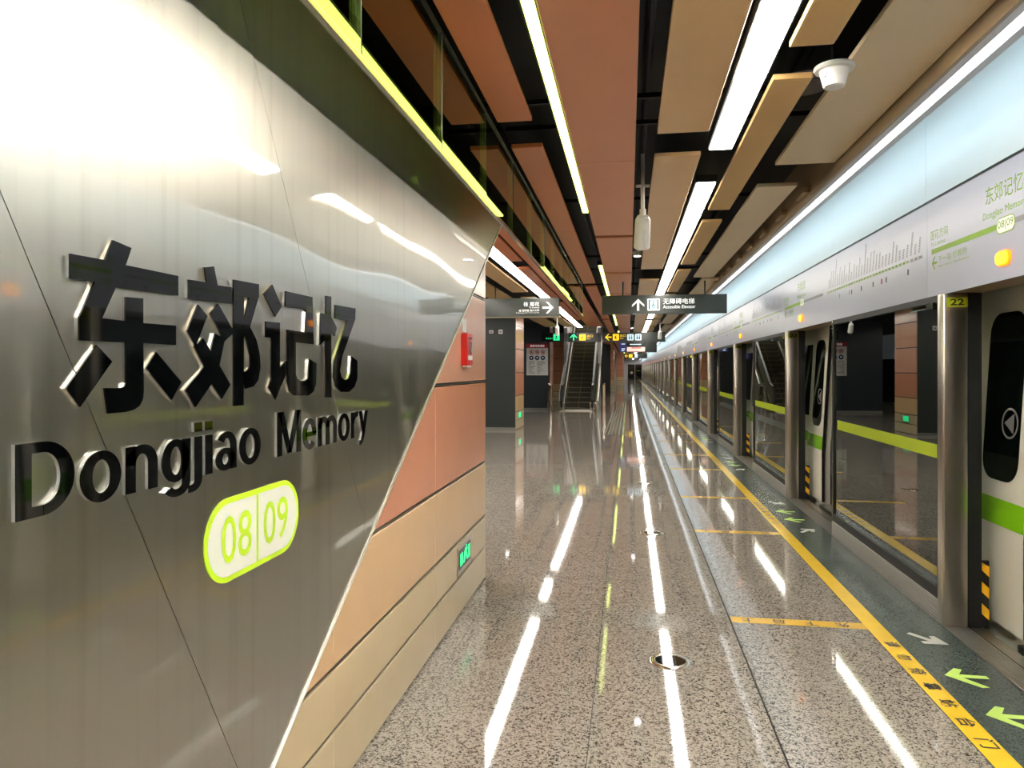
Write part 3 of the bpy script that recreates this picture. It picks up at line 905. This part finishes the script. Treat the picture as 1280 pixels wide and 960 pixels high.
# screen prototype
scr0 = thing('glass_screen', 'nearest fixed glass screen panel with lime strip between door openings', 'glass screen', (1.96, 6.15, 0.0), QG)
YA, YB = 4.926, 7.36
pl = box('plinth', (1.936, 1.99, YA, YB, 0.0, 0.136), 'alu', scr0, bevel=0.002)
for i in range(6):
    box('plinth_rib', (1.933, 1.937, YA, YB, 0.014 + i*0.019, 0.024 + i*0.019), 'satin_dark', pl)
box('bottom_frame', (1.945, 1.985, YA, YB, 0.136, 0.205), 'rubber', scr0)
box('end_frame', (1.945, 1.985, YA, YA + 0.05, 0.205, 2.072), 'rubber', scr0)
box('end_frame', (1.945, 1.985, YB - 0.03, YB, 0.205, 2.072), 'rubber', scr0)
box('end_trim', (1.938, 1.944, YB - 0.012, YB, 0.0, 2.072), 'chrome', scr0)
box('top_frame', (1.945, 1.985, YA, YB, 2.03, 2.072), 'rubber', scr0)
gl = box('pane', (1.956, 1.968, YA + 0.05, YB - 0.03, 0.205, 2.03), 'psd_glass', scr0)
box('lime_strip', (1.9535, 1.9552, YA + 0.055, YB - 0.12, 1.028, 1.116), 'lime', gl)
box('hinge_block', (1.940, 1.956, YA + 0.10, YA + 0.21, 1.985, 2.03), 'blackgloss', scr0)
flat('door_badge', ring(0.0, 0.0, 0.10, 0.088, 24) + [[(0.055, 0.07), (-0.055, 0.0), (0.055, -0.07)]], (1.9690, YA + 0.155, 1.26), RU, RV, 0.0008, 'paper', gl)
posts, screens = [post0], [scr0]
for k in range(-1, 23):
    nb = 22 - k
    if k != 0:
        lab = '%s steel platform door post with lime number plate' % ORD[k] if k > 0 else 'steel platform door post beside the camera'
        pk = copy_tree(post0, PITCH*k, lab)
        ls = '%s fixed glass screen panel with lime strip between door openings' % ORD[k] if k > 0 else 'fixed glass screen panel beside the camera'
        sk = copy_tree(scr0, PITCH*k, ls)
    else:
        pk = post0
    WORLD[pk.name] = Vector(pk.location)
    if k >= -1 and nb > 0:
        yb = 4.84 + PITCH*k
        pp = box('number_plate', (1.945, 2.066, yb - 0.0015, yb + 0.002, 1.985, 2.045), 'plate', pk)
        text('lettering', str(nb), (1.966, yb - 0.0022, 1.995), UX, UZ, 0.08, 0.042, 'print_black', pp, 0.03)

# ================================================================== TRAIN
train = thing('metro_train', 'cream metro train with green waist stripe standing beyond the screen doors', 'train', (3.6, 40, -0.9))
TX = 2.25
centres = [3.9 - PITCH*2, 3.9 - PITCH, 3.9, 8.31, 12.83] + [12.83 + PITCH*k for k in range(1, 20)]
def body_piece(a, b):
    prof = [(TX + 0.045, -0.9), (TX + 0.045, 0.6), (TX + 0.045 + lean(2.3), 2.3), (TX + 0.5, 2.9), (TX + 0.56, 2.9), (TX + 0.10 + lean(2.3), 2.3), (TX + 0.10, 0.6), (TX + 0.10, -0.9)]
    o = MB().prism(prof, 'y', a, b).build('body_side', 'train_white', train)
    box('body_stripe', (TX + 0.042, TX + 0.046, a, b, 0.638, 0.798), 'train_green', o).location.x += lean(0.72)
    if b - a > 2.2:
        w = MB().prism(rrect(a + 0.78, b - 0.78, 1.0, 1.92, 0.1), 'x', TX + 0.04, TX + 0.046)
        w.shear(lean); w.build('window', 'dark_glass', o)
prev = Y0 - 3
for i, c in enumerate(centres):
    body_piece(prev, c - 0.70)
    prev = c + 0.70
    for s in (1, -1):
        e = c + 0.685*s
        ya, yb = (e, e + 0.70) if s > 0 else (e - 0.70, e)
        mb = MB().box(TX, TX + 0.035, ya, yb, 0.028, 0.6).box(TX, TX + 0.035, ya, yb, 0.6, 2.12)
        mb.shear(lean)
        lf = mb.build('door_leaf', 'train_white', train)
        w = MB().box(TX - 0.002, TX + 0.001, ya, yb, 0.638, 0.798); w.shear(lean); w.build('leaf_stripe', 'train_green', lf)
        wa, wb = (e + 0.10, e + 0.53) if s > 0 else (e - 0.53, e - 0.10)
        w = MB().prism(rrect(wa, wb, 0.91, 1.955, 0.13), 'x', TX - 0.003, TX + 0.002); w.shear(lean)
        w.build('leaf_window', 'dark_glass', lf)
        if s > 0 and i < 5:
            cy = e + 0.22
            mb = MB()
            for q in ring(cy, 1.27, 0.095, 0.082, 24) + [[(cy + 0.062, 1.27), (cy - 0.045, 1.332), (cy - 0.045, 1.208)]]:
                mb.prism(q, 'x', TX - 0.0045, TX - 0.003)
            mb.shear(lean); mb.build('leaf_badge', 'grey_mesh', lf)
        r = MB().box(TX + 0.002, TX + 0.033, ya - 0.012 if s > 0 else yb, ya if s > 0 else yb + 0.012, 0.03, 0.6).box(TX + 0.002, TX + 0.033, ya - 0.012 if s > 0 else yb, ya if s > 0 else yb + 0.012, 0.6, 2.12)
        r.shear(lean); r.build('door_seal', 'rubber', lf)
    box('door_sill', (TX - 0.02, TX + 0.12, c - 0.70, c + 0.70, -0.05, 0.0), 'satin_dark', train)
body_piece(prev, 112)
MB().box(TX + 0.11, 4.95, Y0 - 3, 112, -0.1, -0.02).build('car_floor', 'train_in', train)
MB().box(4.95, 5.0, Y0 - 3, 112, -0.1, 2.4).build('car_far_side', 'train_in', train)
MB().box(TX + 0.4, 5.0, Y0 - 3, 112, 2.3, 2.4).build('car_roof', 'train_in', train)
for i, c in enumerate(centres[:8]):
    for s in (-1, 1):
        MB().tube((TX + 0.35, c + s*0.78, 0.0), (TX + 0.35, c + s*0.78, 2.2), 0.017, n=10).build('grab_pole', 'chrome', train)
        MB().box(4.45, 4.94, c + s*0.9 - 0.0, c + s*0.9 + s*1.2, 0.40, 0.46, bevel=0.02).build('bench_seat', 'train_green', train)

# ================================================================== SMOKE BARRIER GLASS on the left
GX = -0.834
js = [-2.9, -1.9, -0.9, 0.1, 1.12, 2.157, 3.157, 4.168, 5.155, 6.17, 7.13, 8.05, 9.1, 10.1, 11.2, 12.3, 13.2]
sb = thing('smoke_barrier', 'hanging greenish glass smoke barrier with steel bottom rail above the left wall', 'glass barrier', (GX, 5.0, 2.56))
for a, b in zip(js[:-1], js[1:]):
    o = box('pane', (GX - 0.004, GX + 0.004, a + 0.004, b - 0.004, 2.582, 3.115), 'smoke_glass', sb)
    o.rotation_euler = (0, random.uniform(-0.006, 0.006), random.uniform(-0.004, 0.004))
for a in js[1:]:
    box('joint_seal', (GX - 0.004, GX + 0.004, a - 0.0035, a + 0.0035, 2.582, 3.13), 'acrylic', sb)
box('bottom_rail', (GX - 0.010, GX + 0.010, js[0], js[-1], 2.560, 2.583), 'chrome', sb)
box('top_rail', (GX - 0.014, GX + 0.014, js[0], js[-1], 3.11, 3.18), 'blackgloss', sb)

# ================================================================== CEILING FITTINGS
def pendant_camera(x, y, label, s=1.0, top=HC + 0.3):
    t = thing('ceiling_camera', label, 'camera', (x, y, 2.60), 'white pendant cameras')
    MB().tube((x, y, 2.86), (x, y, top), 0.016).build('drop_pipe', 'white_plastic', t, smooth=True)
    MB().tube((x, y, 2.80), (x, y, 2.90), 0.026).build('swivel', 'white_plastic', t, smooth=True)
    d = Vector((-0.03, 0.55, -0.83)).normalized()
    p = Vector((x, y - 0.03, 2.81))
    b = MB().tube(p, p + d*0.24, 0.062, 0.066, 20).build('case', 'white_plastic', t, smooth=True)
    MB().tube(p - d*0.03, p, 0.045, 0.062, 20).build('rear_cap', 'white_plastic', b, smooth=True)
    MB().tube(p + d*0.24, p + d*0.25, 0.05, 0.05, 20).build('lens_window', 'blackgloss', b)
    box('clamp', (x - 0.055, x + 0.055, y - 0.01, y + 0.01, HC - 0.02, HC + 0.0), 'white_plastic', t)
    return t
pendant_camera(0.112, 5.95, 'white pendant camera on a pipe between the terracotta and sand ceiling panels')
pendant_camera(1.01, 24.0, 'white pendant camera hanging beside the far yellow exit sign')
pendant_camera(-2.05, 20.8, 'white pendant camera hanging left above the lit green exit sign')
c = (1.008, 3.79, HC)
t = thing('ceiling_sensor', 'white cone-shaped sensor with round flange beside the beige ceiling panel', 'sensor', c)
MB().lathe((c[0], c[1], HC), [(0.042, -0.100), (0.050, -0.096), (0.070, -0.018), (0.090, -0.016), (0.097, -0.006), (0.095, 0.004), (0.06, 0.012), (0.02, 0.012)], 40).build('cone', 'white_plastic', t, smooth=True)
MB().lathe((c[0], c[1], HC), [(0.036, -0.102), (0.036, -0.096), (0.01, -0.096)], 30).build('face_plate', 'white_plastic', t)
for a, zz in ((215, -0.055), (222, -0.045), (210, -0.04)):
    rr_ = 0.061
    px_, py_ = c[0] + rr_*math.cos(math.radians(a)), c[1] + rr_*math.sin(math.radians(a))
    MB().tube((px_, py_, HC + zz), (px_ - 0.003, py_ - 0.003, HC + zz), 0.003, n=8).build('screw', 'print_black', t)
MB().tube((c[0], c[1], HC + 0.01), (c[0], c[1], 3.42), 0.012).build('stem', 'cable', t)
t = thing('ceiling_speaker', 'grey round speaker recessed in the ceiling gap behind the white sensor', 'speaker', (0.985, 4.30, 3.2))
MB().lathe((0.985, 4.30, 3.2), [(0.10, 0.0), (0.125, -0.004), (0.13, 0.006), (0.11, 0.06)], 36).build('rim', 'grey_mesh', t, smooth=True)
MB().lathe((0.985, 4.30, 3.2), [(0.05, -0.006), (0.10, -0.001), (0.10, 0.004)], 36).build('grille', 'grey_mesh', t, smooth=True)

# ================================================================== HANGING SIGNS
def hang(t, xs, y, z0):
    for x in xs:
        MB().tube((x, y, z0), (x, y, 3.42), 0.013, n=10).build('hanger_rod', 'cable', t)
Y = 12.5
t = thing('hanging_sign', 'dark hanging sign with white up arrow reading Accessible Elevator', 'sign', (0.58, Y, 2.545))
box('box', (-0.456, 1.627, Y, Y + 0.11, 2.545, 2.865), 'signbox', t, bevel=0.004)
hang(t, (-0.1, 1.27), Y + 0.055, 2.86)
F = Y - 0.001
flat('arrow', [arrow(0.054, 0.261, 2.60, 2.802, 'u')], (0, F, 0), UX, UZ, 0.001, 'print_white', t)
ic = flat('pictogram', [rrect(0.312, 0.52, 2.599, 2.805, 0.02)], (0, F, 0), UX, UZ, 0.001, 'print_white', t)
flat('pictogram_field', [rect(0.335, 0.497, 2.622, 2.782)], (0, F - 0.001, 0), UX, UZ, 0.0006, 'print_slate', ic)
flat('pictogram_cab', [rect(0.355, 0.477, 2.622, 2.772)], (0, F - 0.0016, 0), UX, UZ, 0.0006, 'blue_e', ic)
flat('wheelchair_figure', ring(0.418, 2.672, 0.032, 0.022, 14) + [circ(0.408, 2.748, 0.012, 10), rect(0.402, 0.414, 2.675, 2.735), rect(0.402, 0.440, 2.69, 2.70)], (0, F - 0.0022, 0), UX, UZ, 0.0005, 'print_slate', ic)
text('lettering', '无障碍电梯', (0.575, F - 0.001, 2.705), UX, UZ, 0.52, 0.098, 'print_white', t, 0.004)
text('lettering', 'Accessible Elevator', (0.575, F - 0.001, 2.632), UX, UZ, 0.535, 0.058, 'print_white', t, 0.004)
Y = 12.7
t = thing('hanging_sign', 'dark hanging sign with white right arrow beside the left wall corner', 'sign', (-2.4, Y, 2.52))
box('box', (-3.7, -1.218, Y, Y + 0.11, 2.535, 2.867), 'signbox', t, bevel=0.004)
box('bottom_trim', (-3.7, -1.218, Y - 0.004, Y + 0.114, 2.520, 2.537), 'sign_frame', t)
hang(t, (-2.37, -3.4), Y + 0.055, 2.86)
F = Y - 0.001
flat('arrow', [arrow(-1.515, -1.313, 2.59, 2.794, 'r')], (0, F, 0), UX, UZ, 0.001, 'print_white', t)
text('lettering', '往 莲花', (-1.85, F - 0.001, 2.722), UX, UZ, 0.28, 0.072, 'print_white', t, 0.004)
text('lettering', 'To Lianhua', (-1.754, F - 0.001, 2.684), UX, UZ, 0.183, 0.026, 'print_white', t)
text('lettering', '经 双桥路 四川大学', (-1.934, F - 0.001, 2.624), UX, UZ, 0.363, 0.042, 'print_white', t, 0.004)
text('lettering', 'Via Shuangqiao Road Sichuan University', (-1.988, F - 0.001, 2.594), UX, UZ, 0.417, 0.018, 'print_white', t)

def running_man(x0, z0, s):
    return [circ(x0 + 0.55*s, z0 + 0.84*s, 0.08*s, 10),
            [(x0+0.38*s, z0+0.40*s), (x0+0.55*s, z0+0.36*s), (x0+0.62*s, z0+0.70*s), (x0+0.42*s, z0+0.74*s)],
            [(x0+0.38*s, z0+0.40*s), (x0+0.50*s, z0+0.40*s), (x0+0.34*s, z0+0.10*s), (x0+0.22*s, z0+0.12*s)],
            [(x0+0.44*s, z0+0.40*s), (x0+0.56*s, z0+0.38*s), (x0+0.74*s, z0+0.14*s), (x0+0.64*s, z0+0.10*s)],
            [(x0+0.20*s, z0+0.50*s), (x0+0.42*s, z0+0.74*s), (x0+0.48*s, z0+0.68*s), (x0+0.26*s, z0+0.46*s)]]
Y = 26.0
t = thing('exit_sign', 'black hanging exit sign with lit green arrow over the escalator', 'exit sign', (-2.06, Y, 2.58))
box('box', (-3.14, -2.312, Y, Y + 0.12, 2.585, 2.918), 'signbox_black', t)
box('coupling', (-2.312, -2.15, Y + 0.01, Y + 0.11, 2.60, 2.90), 'charcoal', t)
box('box', (-2.15, -0.984, Y, Y + 0.12, 2.583, 2.912), 'signbox_black', t)
hang(t, (-2.7, -1.5), Y + 0.06, 2.9)
F = Y - 0.001
pg = flat('pictogram', [rect(-2.695, -2.474, 2.643, 2.877)], (0, F, 0), UX, UZ, 0.001, 'green_e', t)
flat('figure', running_man(-2.69, 2.65, 0.21), (0, F - 0.001, 0), UX, UZ, 0.001, 'signbox_black', pg)
text('lettering', '安全出口', (-2.976, F - 0.001, 2.689), UX, UZ, 0.25, 0.057, 'green_e', t)
flat('arrow', [arrow(-2.091, -1.842, 2.639, 2.872, 'u')], (0, F, 0), UX, UZ, 0.001, 'green_e', t)
pg = flat('pictogram', [rrect(-1.763, -1.53, 2.637, 2.855, 0.02)], (0, F, 0), UX, UZ, 0.001, 'yellow_e', t)
flat('figure', running_man(-1.75, 2.64, 0.20), (0, F - 0.001, 0), UX, UZ, 0.001, 'signbox_black', pg)
text('lettering', '出口', (-1.478, F - 0.001, 2.752), UX, UZ, 0.204, 0.086, 'yellow_e', t)
text('lettering', 'Exit', (-1.478, F - 0.001, 2.68), UX, UZ, 0.12, 0.04, 'yellow_e', t)
t = thing('exit_sign', 'long dark hanging sign with yellow left arrow and exit symbol', 'exit sign', (0.18, Y, 2.57))
box('box', (-0.897, 1.271, Y, Y + 0.12, 2.572, 2.912), 'signbox', t)
hang(t, (-0.4, 0.9), Y + 0.06, 2.9)
flat('arrow', [arrow(-0.84, -0.609, 2.631, 2.862, 'l')], (0, F, 0), UX, UZ, 0.001, 'yellow_e', t)
pg = flat('pictogram', [rrect(-0.566, -0.35, 2.629, 2.86, 0.02)], (0, F, 0), UX, UZ, 0.001, 'yellow_e', t)
flat('figure', running_man(-0.56, 2.64, 0.20), (0, F - 0.001, 0), UX, UZ, 0.001, 'signbox_black', pg)
text('lettering', '出口', (-0.307, F - 0.001, 2.758), UX, UZ, 0.2, 0.09, 'yellow_e', t)
text('lettering', 'Exit', (-0.307, F - 0.001, 2.685), UX, UZ, 0.12, 0.035, 'yellow_e', t)
for a in (-0.056, 0.218):
    pg = flat('pictogram', [rrect(a, a + 0.23, 2.626, 2.85, 0.03)], (0, F, 0), UX, UZ, 0.001, 'blue_e', t)
    flat('figure', [circ(a + 0.075, 2.80, 0.022, 10), rect(a + 0.05, a + 0.10, 2.66, 2.77), circ(a + 0.155, 2.80, 0.022, 10), rect(a + 0.13, a + 0.18, 2.66, 2.77)], (0, F - 0.001, 0), UX, UZ, 0.001, 'print_slate' if a > 0 else 'print_grey', pg)
Y = 33.0
t = thing('display_board', 'hanging train information display below the yellow exit sign', 'display', (0.4, Y, 2.36))
box('case', (-0.45, 1.24, Y, Y + 0.15, 2.36, 2.84), 'signbox', t)
hang(t, (-0.1, 0.9), Y + 0.07, 2.8)
F = Y - 0.001
flat('side_screen', [rect(-0.424, -0.12, 2.38, 2.82)], (0, F, 0), UX, UZ, 0.002, 'navy_e', t)
flat('main_screen', [rect(-0.08, 0.72, 2.40, 2.60)], (0, F, 0), UX, UZ, 0.002, 'pink_e', t)
flat('screen_header', [rect(-0.08, 0.72, 2.61, 2.82)], (0, F, 0), UX, UZ, 0.002, 'signbox_black', t)
for q in (rect(0.05, 0.55, 2.70, 2.74), rect(-0.33, -0.17, 2.72, 2.76), rect(-0.33, -0.17, 2.50, 2.54), rect(-0.33, -0.2, 2.42, 2.46)):
    flat('screen_line', [q], (0, F - 0.002, 0), UX, UZ, 0.001, 'blue_e', t)
flat('screen_red', [rect(0.12, 0.55, 2.54, 2.58)], (0, F - 0.002, 0), UX, UZ, 0.001, 'print_red', t)
Y = 45.0
t = thing('exit_sign', 'farthest small hanging sign with yellow symbol and white symbol', 'exit sign', (0.45, Y, 2.28))
box('box', (-0.30, 1.12, Y, Y + 0.12, 2.27, 2.57), 'signbox', t)
hang(t, (0.0, 0.8), Y + 0.06, 2.5)
flat('pictogram', [rrect(0.0, 0.22, 2.31, 2.53, 0.02)], (0, Y - 0.001, 0), UX, UZ, 0.001, 'yellow_e', t)
flat('arrow', [arrow(-0.25, -0.05, 2.31, 2.53, 'l')], (0, Y - 0.001, 0), UX, UZ, 0.001, 'yellow_e', t)
flat('pictogram', [rrect(0.36, 0.54, 2.31, 2.53, 0.02)], (0, Y - 0.001, 0), UX, UZ, 0.001, 'blue_e', t)

# ================================================================== LEFT BAY, ESCALATOR, FAR PARTS
colm = box('wall_1', (-4.9, -2.945, 18.67, 20.1, 0.0, 3.42), 'black', kind='structure')
box('cladding_sheet', (-4.9, -2.94, 18.65, 18.672, 0.07, 3.3), 'charcoal', colm)
box('skirting', (-4.9, -2.935, 18.645, 18.68, 0.0, 0.07), 'skirting', colm)
for z0, z1, m in ROWS:
    box('enamel_panel', (-2.946, -2.925, 18.67, 20.1, z0, z1), m, colm)
for i, xx in enumerate((-3.58, -3.33)):
    t = thing('wall_plate', ['small white wall plate with grey slot on the dark column, left one', 'small white square wall plate on the dark column, right one'][i], 'wall plate', (xx, 18.65, 2.53))
    box('plate', (xx - 0.055, xx + 0.055, 18.642, 18.65, 2.53 if i else 2.545, 2.64 if i else 2.625), 'white_plastic', t)
    box('insert', (xx - 0.03, xx + 0.03, 18.640, 18.642, 2.565, 2.60), 'grey_mesh', t)
ex2 = thing('exit_light', 'small green low exit sign on the enamel side of the dark column', 'exit sign', (-2.925, 19.3, 0.29))
box('frame', (-2.925, -2.918, 19.1, 19.55, 0.275, 0.455), 'satin', ex2)
box('screen', (-2.918, -2.915, 19.15, 19.50, 0.30, 0.43), 'green_e', ex2)

wl2 = box('wall_2', (-5.2, -3.06, 28.02, 29.2, 0.0, 4.2), 'black', kind='structure')
box('cladding_sheet', (-5.2, -3.05, 28.0, 28.022, 0.08, 3.6), 'navy_clad', wl2)
box('skirting', (-5.2, -3.045, 27.99, 28.03, 0.0, 0.08), 'skirting', wl2)
for z0, z1, m in ROWS:
    box('enamel_panel', (-3.062, -3.04, 28.03, 29.2, z0, z1), m, wl2)
Y = 27.998
po = thing('notice_board', 'white passenger notice with red header and round symbols on dark wall', 'notice', (-3.54, Y, 1.36))
box('sheet', (-3.966, -3.115, Y - 0.012, Y, 1.36, 2.43), 'paper', po)
hd = box('header', (-3.966, -3.115, Y - 0.014, Y, 2.43, 2.60), 'poster_red', po)
text('lettering', '乘客守则须知', (-3.82, Y - 0.016, 2.47), UX, UZ, 0.56, 0.085, 'print_white', hd)
for i, xx in enumerate((-3.77, -3.542, -3.318)):
    flat('prohibition_symbol', ring(xx, 2.268, 0.09, 0.065, 18) + [[(xx-0.06, 2.32), (xx-0.045, 2.335), (xx+0.06, 2.215), (xx+0.045, 2.20)]], (0, Y - 0.0125, 0), UX, UZ, 0.002, 'print_red', po)
    flat('symbol_figure', [circ(xx, 2.268, 0.035, 10)], (0, Y - 0.0125, 0), UX, UZ, 0.0015, 'print_black', po)
    d = flat('mandatory_symbol', [circ(xx, 2.042, 0.088, 20)], (0, Y - 0.0125, 0), UX, UZ, 0.002, 'print_blue', po)
    flat('symbol_figure', [circ(xx, 2.05, 0.028, 10)], (0, Y - 0.015, 0), UX, UZ, 0.001, 'print_white', d)
lines = []
rr = random.Random(5)
for i in range(12):
    z = 1.90 - i*0.042
    lines.append(rect(-3.88, -3.88 + rr.uniform(0.10, 0.28), z, z + 0.016))
    lines.append(rect(-3.55, -3.55 + rr.uniform(0.10, 0.34), z, z + 0.016))
flat('text_lines', lines, (0, Y - 0.0125, 0), UX, UZ, 0.001, 'print_grey', po)['kind'] = 'stuff'

wl3 = box('wall_3', (-4.5, -2.2, 36.02, 36.3, 0.0, 6.0), 'black', kind='structure')
for z0, z1, m in ROWS:
    for a in range(2):
        box('enamel_panel', (-4.5 + 1.15*a, -4.5 + 1.15*a + 1.14, 36.0, 36.02, z0, z1), ROWS[3][2] if z0 > 0.8 else m, wl3)
w4 = box('wall_4', (-8.2, -8.0, Y0, Y1, -0.1, 6.2), 'black', kind='structure')
box('fascia_strip', (-8.0, -7.98, 2.0, 40.0, 2.07, 3.2), 'fascia', w4)
for k in range(9):
    box('steel_post', (-8.0, -7.9, 3.0 + 4.5*k, 3.15 + 4.5*k, 0.0, 2.07), 'satin', w4)
    box('glass_bay', (-7.99, -7.97, 3.2 + 4.5*k, 7.4 + 4.5*k, 0.1, 2.07), 'dark_glass', w4)
box('wall_5', (-8.0, -1.1, 44.0, 44.2, -0.1, 6.2), 'black', kind='structure')
box('ceiling_1', (-8.0, -1.0, 29.5, 44.2, 6.0, 6.2), 'black', kind='structure')
box('wall_6', (-8.2, 5.0, Y0 - 0.2, Y0, -0.1, 3.5), ROWS[4][2], kind='structure')

# escalator
lb = thing('light_bar', 'unseen fill light bar added high above the escalator shaft', 'light', (-2.0, 33, 5.9))  # unseen lamp added to brighten the escalator and the wall behind it
box('housing', (-2.4, -1.6, 30.2, 38.0, 5.92, 5.99), 'black', lb)
box('diffuser', (-2.3, -1.7, 30.3, 37.9, 5.9, 5.92), 'lamp', lb)
esc = thing('escalator', 'dark metal escalator rising away beyond the exit signs', 'escalator', (-1.98, 28.0, 0))
EX0, EX1 = -2.50, -1.46
sy, sl_ = 28.5, math.tan(math.radians(30))
stepme = None
for i in range(22):
    z = 0.19*(i + 1) - 0.10 if i else 0.06
    yy = sy + i*0.345
    if stepme is None:
        mb = MB().box(-0.52, 0.52, 0, 0.36, -0.21, 0.0)
        for j in range(12):
            mb.box(-0.50 + j*0.085, -0.47 + j*0.085, -0.006, 0.0, -0.20, -0.01)
        bmesh.ops.recalc_face_normals(mb.bm, faces=mb.bm.faces)
        stepme = bpy.data.meshes.new('step'); mb.bm.to_mesh(stepme); mb.bm.free(); stepme.materials.append(M['step'])
    s = link('step', stepme, None, (-1.98, yy, z), esc)
    box('step_nosing', (EX0, EX1, yy - 0.010, yy + 0.03, z - 0.022, z + 0.002), 'nosing', s)
    box('step_line', (-1.990, -1.970, yy - 0.011, yy - 0.006, z - 0.21, z - 0.022), 'brass', s)
box('landing_plate', (EX0 - 0.1, EX1 + 0.1, 26.9, sy + 0.02, 0.0, 0.012), 'satin_dark', esc)
box('landing_line', (EX0 + 0.1, EX1 - 0.1, 27.2, 27.32, 0.012, 0.015), 'tape', esc)
for s in (-1, 1):
    xa = EX0 - 0.12 if s < 0 else EX1 + 0.02
    xb = xa + 0.10
    L = 8.0
    MB().prism([(27.9, 0.0), (28.4, 0.0), (sy + L, 0.0 + L*sl_ - 0.2), (sy + L, L*sl_ + 0.9), (28.55, 0.98), (28.1, 0.92), (27.85, 0.7), (27.8, 0.35)], 'x', xa + 0.035, xb - 0.035).build('balustrade', 'esc_side', esc)
    MB().prism([(28.0, 0.0), (28.5, 0.0), (sy + L, L*sl_ - 0.2), (sy + L, L*sl_ + 0.15), (28.4, 0.22), (28.0, 0.18)], 'x', xa, xb).build('skirt', 'esc_side', esc)
    MB().prism([(28.05, 0.90), (28.55, 0.98), (sy + L, L*sl_ + 0.9), (sy + L, L*sl_ + 0.97), (28.52, 1.06), (28.0, 0.98), (27.76, 0.78), (27.68, 0.4), (27.76, 0.12), (27.86, 0.14), (27.80, 0.4), (27.87, 0.72)], 'x', xa + 0.01, xb - 0.01).build('handrail', 'rubber', esc)
    box('newel_cover', (xa - 0.06, xb + 0.06, 27.95, 28.35, 0.0, 0.30), 'satin', esc, bevel=0.03)
    xo = xa - 0.16 if s < 0 else xb + 0.02
    MB().prism([(31.2, 1.85), (sy + L, L*sl_ + 0.5), (sy + L, L*sl_ + 2.0), (31.2, 3.4)], 'x', xo, xo + 0.14).build('side_cladding', 'end_white', esc)
    MB().prism([(28.6, 0.0), (31.2, 0.0), (31.2, 1.85), (28.6, 0.35)], 'x', xo, xo + 0.14).build('side_cladding', 'satin_dark', esc)
for i, xx in enumerate((-3.02, -0.93)):
    t = thing('guard_rail', ['steel guard rail left of the escalator foot', 'steel guard rail right of the escalator foot'][i], 'railing', (xx, 27.6, 0))
    for yy in (27.2, 28.2):
        box('rail_post', (xx - 0.03, xx + 0.03, yy, yy + 0.06, 0.0, 1.05), 'chrome', t)
    box('top_rail', (xx - 0.025, xx + 0.025, 27.2, 28.26, 1.0, 1.06), 'chrome', t, bevel=0.01)
    box('glass_infill', (xx - 0.006, xx + 0.006, 27.27, 28.19, 0.12, 0.97), 'psd_glass', t)
# far columns along the platform
for i, (x0, x1, ya, yb) in enumerate([(-1.55, -1.03, 51.0, 52.2), (-1.25, -0.50, 72.0, 73.4), (-1.6, -0.9, 92.0, 93.0)]):
    c = box('wall_%d' % (8 + i), (x0 + 0.02, x1 - 0.02, ya + 0.02, yb, 0.0, 3.42), 'black', kind='structure')
    for z0, z1, m in ROWS:
        box('enamel_panel', (x0, x1, ya, ya + 0.02, z0, z1), ROWS[3][2] if z0 > 0.8 else m, c)
        box('enamel_panel', (x1 - 0.02, x1, ya + 0.02, yb, z0, z1), ROWS[3][2] if z0 > 0.8 else m, c)
endw = box('wall_11', (-8.0, 2.3, Y1, Y1 + 0.3, 0.0, 3.5), 'end_white', kind='structure')
dd = box('door_1', (-0.15, 1.95, Y1 - 0.06, Y1, 0.0, 2.35), 'blackgloss', kind='structure')
for a in (-0.05, 0.98):
    box('door_pane', (a + 0.05, a + 0.9, Y1 - 0.075, Y1 - 0.06, 0.15, 2.2), 'dark_glass', dd)
box('door_mullion', (0.91, 0.96, Y1 - 0.09, Y1 - 0.06, 0.0, 2.35), 'satin', dd)
flat('door_sticker', [circ(0.42, 1.05, 0.2, 18)], (0, Y1 - 0.076, 0), UX, UZ, 0.002, 'paper', dd)
flat('door_strip', [rect(1.1, 1.7, 1.3, 1.42)], (0, Y1 - 0.076, 0), UX, UZ, 0.002, 'print_green', dd)
